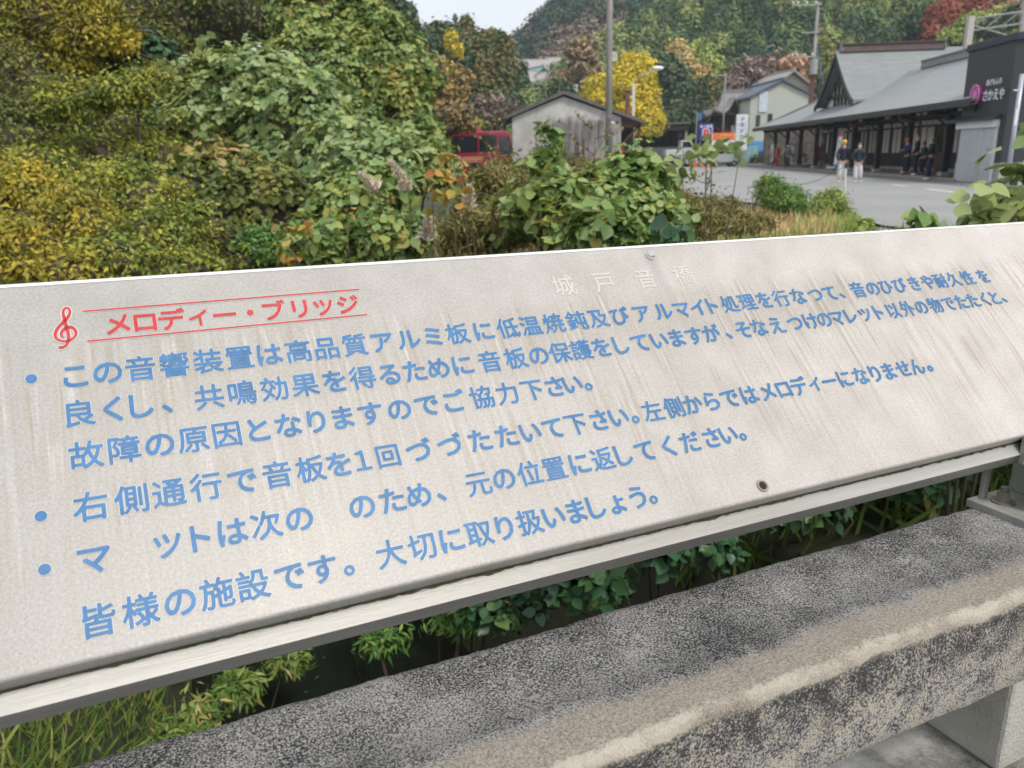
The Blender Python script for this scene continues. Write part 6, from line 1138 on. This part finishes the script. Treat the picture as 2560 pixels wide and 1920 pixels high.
# trees of the middle distance
def tree(name, label, ells, n, size, m, k=22, f=.3, core=.7, stem=.25, tm='clump', group=None, jit=.5, cat='tree', squash=.8, **kw):
    return plant(name, label, ells, int(n * 1.6), size * .55, tm, m, cat=cat, k=k, f=f, core=core, stems=min(4, len(ells)), trunk=True, stem_r=stem, group=group, jit=jit, squash=squash, **kw)
Yg = 75
tree('ginkgo_tree', 'bright yellow ginkgo behind the street lamp', [pxe(1590, 195, 110, 110, Yg), pxe(1500, 260, 110, 150, Yg), pxe(1570, 250, 160, 150, Yg), pxe(1600, 310, 130, 90, Yg), pxe(1620, 240, 60, 80, Yg)], 15000, .33, L_['ginkgo'], k=30, f=.26, core=.6)
tree('cedar_tree', 'broad brown green cedar behind the coach', [pxe(1200, 180, 190, 170, 90), pxe(1170, 240, 200, 130, 88), pxe(1230, 130, 110, 110, 90), pxe(1252, 220, 56, 120, 88), pxe(1180, 130, 90, 90, 91)], 11000, .55, L_['cedar'], k=34, f=.24, squash=.5)
tree('evergreen_tree', 'dark green trees at the left foot of the cedar', [pxe(1260, 275, 110, 90, 80), pxe(1180, 290, 120, 70, 80)], 3600, .5, L_['darkgreen'], k=22)
tree('conifer_tree', 'pointed dark conifer beside the sky gap on the left skyline', [pxe(1025, 45, 26, 70, 75), pxe(1028, 75, 44, 60, 75)], 1500, .4, L_['darkgreen'], f=.3, core=.6)
tree('airy_tree', 'airy tree with gaps of sky at the left end of the skyline', [pxe(978, 15, 80, 70, 62), pxe(960, 55, 70, 60, 62), pxe(1005, 50, 50, 60, 62)], 1300, .36, L_['darkgreen'], k=16, f=.3, core=0)
tree('conifer_tree', 'blunt green conifer left of the distant ridge', [pxe(1165, 85, 46, 80, 105), pxe(1168, 70, 26, 60, 105)], 1500, .5, L_['cedar'], core=.6)
tree('evergreen_tree', 'rounded green trees on the left skyline below the pointed conifer', [pxe(1085, 105, 120, 80, 82), pxe(1120, 90, 70, 60, 82), pxe(1060, 140, 110, 110, 78), pxe(1130, 150, 110, 90, 80)], 5200, .5, L_['darkgreen'], k=26)
tree('autumn_tree', 'small yellow tree between the skyline trees and the cedar', [pxe(1128, 105, 34, 50, 76), pxe(1142, 130, 32, 40, 76)], 900, .35, L_['ginkgo'], k=12)
tree('autumn_shrub', 'ochre and grey shrubs on the slope right of the draped kudzu', [pxe(1110, 220, 140, 110, 55), pxe(1120, 290, 110, 80, 50), pxe(1080, 180, 80, 80, 56), pxe(1150, 310, 90, 70, 52)], 4200, .34, leafmat('ochre_shrub_leaf', [(.07, .06, .035), (.13, .10, .05), (.2, .14, .05), (.32, .21, .04)], .8, .1), k=24, stem=.08)
tree('yellow_shrub', 'yellow green shrub above the roof of the coach', [pxe(1260, 295, 90, 26, 66), pxe(1170, 315, 110, 40, 63)], 1600, .34, L_['yellowgreen'], k=18, stem=.06)
tree('round_tree', 'rounded dark green tree below the white walled hillside house', [pxe(1408, 240, 62, 74, 110)], 2400, .55, L_['darkgreen'], k=22, f=.28)
tree('autumn_shrub', 'orange red shrub beside the rounded green tree', [pxe(1398, 203, 54, 24, 140), pxe(1440, 248, 26, 34, 112)], 700, .6, leafmat('orange_red_leaf', [(.30, .09, .04), (.40, .14, .05), (.46, .2, .06)], .7, .1), k=12)
tree('pine_tree', 'dark teal pine left of the teal roofed house', [pxe(1306, 195, 26, 70, 140), pxe(1302, 215, 34, 40, 140)], 900, .7, L_['darkgreen'], k=18, stem=.2)
bare_tree('thin_tree', 'tall thin half bare tree between the hillside houses and the ginkgo', [pxe(1455, 180, 100, 90, 100), pxe(1450, 130, 80, 70, 100), pxe(1475, 215, 60, 60, 100)], 100, 1700, leafmat('fading_leaf', [(.10, .08, .06), (.17, .13, .09), (.28, .2, .1)], .9, 0), stem=.16, sz=.6)
tree('evergreen_tree', 'tall dark evergreen right of the ginkgo', [pxe(1690, 230, 90, 130, 104), pxe(1665, 180, 70, 90, 104), pxe(1700, 300, 130, 90, 102), pxe(1740, 300, 70, 90, 102)], 5200, .6, L_['darkgreen'], k=26)
tree('autumn_tree', 'tan and yellow tree right of the tall dark evergreen', [pxe(1700, 170, 80, 110, 112), pxe(1730, 230, 70, 110, 112), pxe(1690, 140, 50, 70, 114), pxe(1745, 190, 70, 60, 112)], 4200, .6, L_['tan'], k=26)
tree('bamboo_grove', 'pale green bamboo clump above the tan autumn tree', [pxe(1730, 160, 50, 90, 120), pxe(1765, 160, 46, 90, 121), pxe(1795, 185, 40, 80, 120), pxe(1815, 200, 34, 60, 120)], 4200, .6, L_['bamboo'], k=22, f=.34, cat='bamboo', squash=1.4)
tree('evergreen_tree', 'olive tree between the bamboo clump and the temple gate', [pxe(1770, 240, 90, 90, 108), pxe(1790, 290, 90, 70, 105)], 3200, .55, L_['cedar'], k=22)
bare_tree('bare_tree', 'pinkish brown leafless trees behind the temple gate', [pxe(1870, 190, 130, 70, 118), pxe(1920, 165, 90, 60, 120), pxe(1840, 220, 80, 60, 116)], 118, 2600, L_['twig'], stem=.12, sz=.7)
bare_tree('bare_tree', 'peach coloured leafless tree behind the utility pole', [pxe(1985, 165, 110, 50, 118), pxe(2010, 195, 60, 40, 116)], 116, 1400, leafmat('peach_twigs', [(.22, .14, .09), (.32, .2, .13), (.4, .22, .14)], .9, 0), stem=.1, sz=.6)
tree('broadleaf_tree', 'olive green tree between the utility pole and the station gable', [pxe(2060, 160, 70, 110, 108), pxe(2080, 200, 60, 70, 106)], 2600, .55, leafmat('olive_gold_leaf', [(.06, .075, .02), (.11, .12, .03), (.18, .17, .045)], .7, .1), k=22)
tree('round_tree', 'rounded dark green tree just above the station ridge', [pxe(2215, 100, 90, 60, 122), pxe(2290, 75, 110, 80, 124), pxe(2330, 40, 80, 60, 126)], 4200, .6, L_['darkgreen'], k=26)
tree('maple_tree', 'maroon leaved tree on the hillside above the right end of the station ridge', [pxe(2360, 60, 100, 110, 118), pxe(2410, 20, 110, 90, 120), pxe(2330, 90, 50, 60, 117)], 5200, .45, L_['maroon'], k=30, f=.24)
bare_tree('bare_tree', 'reddish leafless tree right of the maroon tree', [pxe(2480, 20, 130, 70, 122)], 122, 1500, leafmat('reddish_twigs', [(.2, .11, .08), (.28, .15, .1), (.34, .2, .13)], .9, 0), stem=.1, sz=.6)
tree('bamboo_grove', 'yellow green bushes between the station ridge and the shop roof', [pxe(2440, 70, 110, 70, 112), pxe(2390, 95, 90, 50, 112), pxe(2500, 60, 90, 80, 112)], 3200, .5, L_['bamboo'], k=24, cat='bamboo')
tree('evergreen_tree', 'dark evergreen directly above the shop roof', [pxe(2475, 75, 70, 50, 106), pxe(2530, 50, 60, 60, 106)], 1800, .5, L_['darkgreen'], k=18)

# ---------------------------------------------------------------- wooded hills
def smin(a, b, k): return -np.log(np.exp(-np.asarray(a) / k) + np.exp(-np.asarray(b) / k)) * k
def hill1(x, y): return smin(smin(1.02 * (x + 26), .62 * (y - 178), 8), 100 + 0 * x, 8)
def hill2(x, y): return smin(smin(.66 * (y - 118), .60 * (x + 12), 5), 95 + 0 * x, 8)
def hill3(x, y): return smin(62 + 9 * np.sin(x / 47) + 5 * np.sin(x / 19 + 1) + 0 * y, .5 * (y - 560), 6)
def hill_sheet(fn, x0, x1, y0, y1, m, nx_=60, ny_=40):
    X, Y = np.meshgrid(np.linspace(x0, x1, nx_), np.linspace(y0, y1, ny_)); Z = np.maximum(fn(X, Y), -4) - 1.0
    mb = MB(); mb.add(np.stack([X.ravel(), Y.ravel(), Z.ravel()], 1), [(j * nx_ + i, j * nx_ + i + 1, (j + 1) * nx_ + i + 1, (j + 1) * nx_ + i) for j in range(ny_ - 1) for i in range(nx_ - 1)]); return mb.build('hill', m, None, smooth=True, kind='structure')
M_['hillsoil'] = mat('forest_floor', (.035, .045, .03), .95, var=.3, scale=.1)
hill_sheet(hill1, -75, 260, 165, 430, M_['hillsoil']); hill_sheet(hill2, -10, 330, 112, 330, M_['hillsoil']); hill_sheet(hill3, -500, 400, 555, 760, M_['hillsoil'])
def forest(name, label, fn, x0, x1, y0, y1, n, rr, per, size, m, seedv, patch=7, cond=None, hh=1.3, squash=.9):
    r2 = np.random.default_rng(seedv); X = r2.uniform(x0, x1, n * 6); Y = r2.uniform(y0, y1, n * 6); Z = fn(X, Y); ok = Z > 0
    q = np.array([proj(p) if g else (0, 0) for p, g in zip(np.stack([X, Y, Z], 1), ok)]); ok &= (q[:, 0] > -500) & (q[:, 0] < 3000) & (q[:, 1] > -220) & (q[:, 1] < 420)
    if cond is not None: ok &= cond(X, Y, Z, q)
    X, Y, Z = X[ok][:n], Y[ok][:n], Z[ok][:n]; k = len(X); pass
    if k == 0: return
    R0 = 0; R = rr * r2.uniform(.55, 1.45, k); tone = np.clip(.5 + .27 * np.sin(X / patch) * np.sin(Y / patch * .8 + 1) + r2.normal(size=k) * .32, 0, 1)
    d = r2.normal(size=(k, per, 3)); d /= np.linalg.norm(d, axis=2, keepdims=True); d[:, :, 2] = np.where(d[:, :, 2] < -.3, -d[:, :, 2], d[:, :, 2])
    bump = 1 + .22 * np.sin(d[:, :, :1] * 5 + X[:, None, None]) * np.sin(d[:, :, 1:2] * 5 + Y[:, None, None])
    P = np.stack([X, Y, Z], 1)[:, None, :] + d * bump * R[:, None, None] * np.array([1, 1, hh]) * r2.uniform(.75, 1.1, (k, per, 1)); P[:, :, 2] += (R * hh * .6)[:, None]
    N = d + r2.normal(size=d.shape) * .28; N[:, :, 2] += .25; S_ = size * np.repeat(R / rr, per) * r2.uniform(.6, 1.4, k * per)
    o = leaves(name, P.reshape(-1, 3), N.reshape(-1, 3), S_, 'clump', m, None, None, np.clip(np.repeat(tone, per) + r2.normal(size=k * per) * .06, 0, 1), 'stuff'); tag(o, label, 'forest')
brown = lambda X, Y, Z, q: (q[:, 0] > 1360 + (160 - q[:, 1]) * .3) & (q[:, 0] < 1700) & (q[:, 1] > 70 + np.abs(q[:, 0] - 1560) * .0 + (1600 - q[:, 0]) * .16) & (q[:, 1] < 190)
forest('blue_forest', 'blue green cedar forest covering the high hill beyond the village', hill1, -66, 170, 178, 380, 3600, 2.3, 230, .43, leafmat('haze_tinted_cedar', [(.018, .042, .036), (.028, .062, .046), (.042, .082, .050), (.075, .10, .055), (.11, .10, .07)], .8, 0, tintw=.88, gain=1.35), 3, 23, cond=lambda X, Y, Z, q: ~brown(X, Y, Z, q))  # leaf colours shifted to blue for the haze of distance
forest('brown_scrub', 'brown leafless scrub on the cut slope below the blue forest', hill1, -20, 130, 178, 330, 3500, 1.7, 130, .5, leafmat('far_brown_scrub', [(.075, .055, .055), (.11, .08, .07), (.15, .11, .085), (.10, .10, .06)], .9, 0, tintw=.7), 4, 23, cond=brown)
forest('bamboo_forest', 'green and yellow bamboo and evergreen forest on the near hillside behind the station', hill2, -8, 150, 120, 260, 2800, 1.65, 380, .26, leafmat('near_hill_leaf', [(.018, .038, .020), (.030, .058, .026), (.045, .080, .032), (.075, .112, .040), (.12, .155, .05), (.17, .19, .06)], .7, .05, tintw=.86, gain=2.15), 5, 9, hh=1.5)
forest('ridge_forest', 'low grey brown wooded ridge on the horizon', hill3, -420, 200, 600, 720, 700, 4.5, 60, 2.4, leafmat('ridge_leaf', [(.06, .06, .06), (.09, .08, .075), (.10, .09, .085)], .9, 0), 6, 40)
forest('hillside_woods', 'mixed woods around the hillside houses between the cedar and the ginkgo', lambda x, y: .24 * (y - 95) + 1 + 0 * x, -26, 30, 168, 200, 260, 1.8, 150, .55, leafmat('village_leaf', [(.02, .05, .03), (.04, .075, .035), (.075, .10, .045), (.12, .10, .06), (.20, .16, .07)], .8, .05, tintw=.8), 8, 8, cond=lambda X, Y, Z, q: (q[:, 1] > 150) & (q[:, 0] > 1150) & ((q[:, 0] < 1265) | (q[:, 0] > 1500) | (q[:, 1] > 250)))
tp = at(1138, 50, 300); ta = thing('radio_mast', 'thin radio mast on the skyline left of the blue hill', 'mast', T(tp * [1, 1, 0])); mb = MB(); mb.tube([tp * [1, 1, 0], tp], [.35, .18], 6); mb.build('mast', M_['galv'], ta); mb = MB(); mb.ball(tp + [0, 0, .6], (.9, .9, 1.6), 8, 6); mb.build('antenna', M_['darkmetal'], ta)
for m in bpy.data.materials: m.use_fake_user = False

# ---------------------------------------------------------------- haze in the valley
hm = bpy.data.materials.new('valley_haze'); hm.use_nodes = True; hn = hm.node_tree; hn.nodes.clear()
ho_ = hn.nodes.new('ShaderNodeOutputMaterial'); hv = hn.nodes.new('ShaderNodeVolumePrincipled'); hv.inputs['Color'].default_value = (.80, .90, 1, 1); hv.inputs['Density'].default_value = .00045; hv.inputs['Anisotropy'].default_value = 0
hn.links.new(hv.outputs[0], ho_.inputs['Volume'])
mb = MB(); mb.span((-720, -70, -8), (720, 1210, 125), lambda x, y, z: np.array([x, y, z])); mb.build('haze', hm, None, kind='stuff')
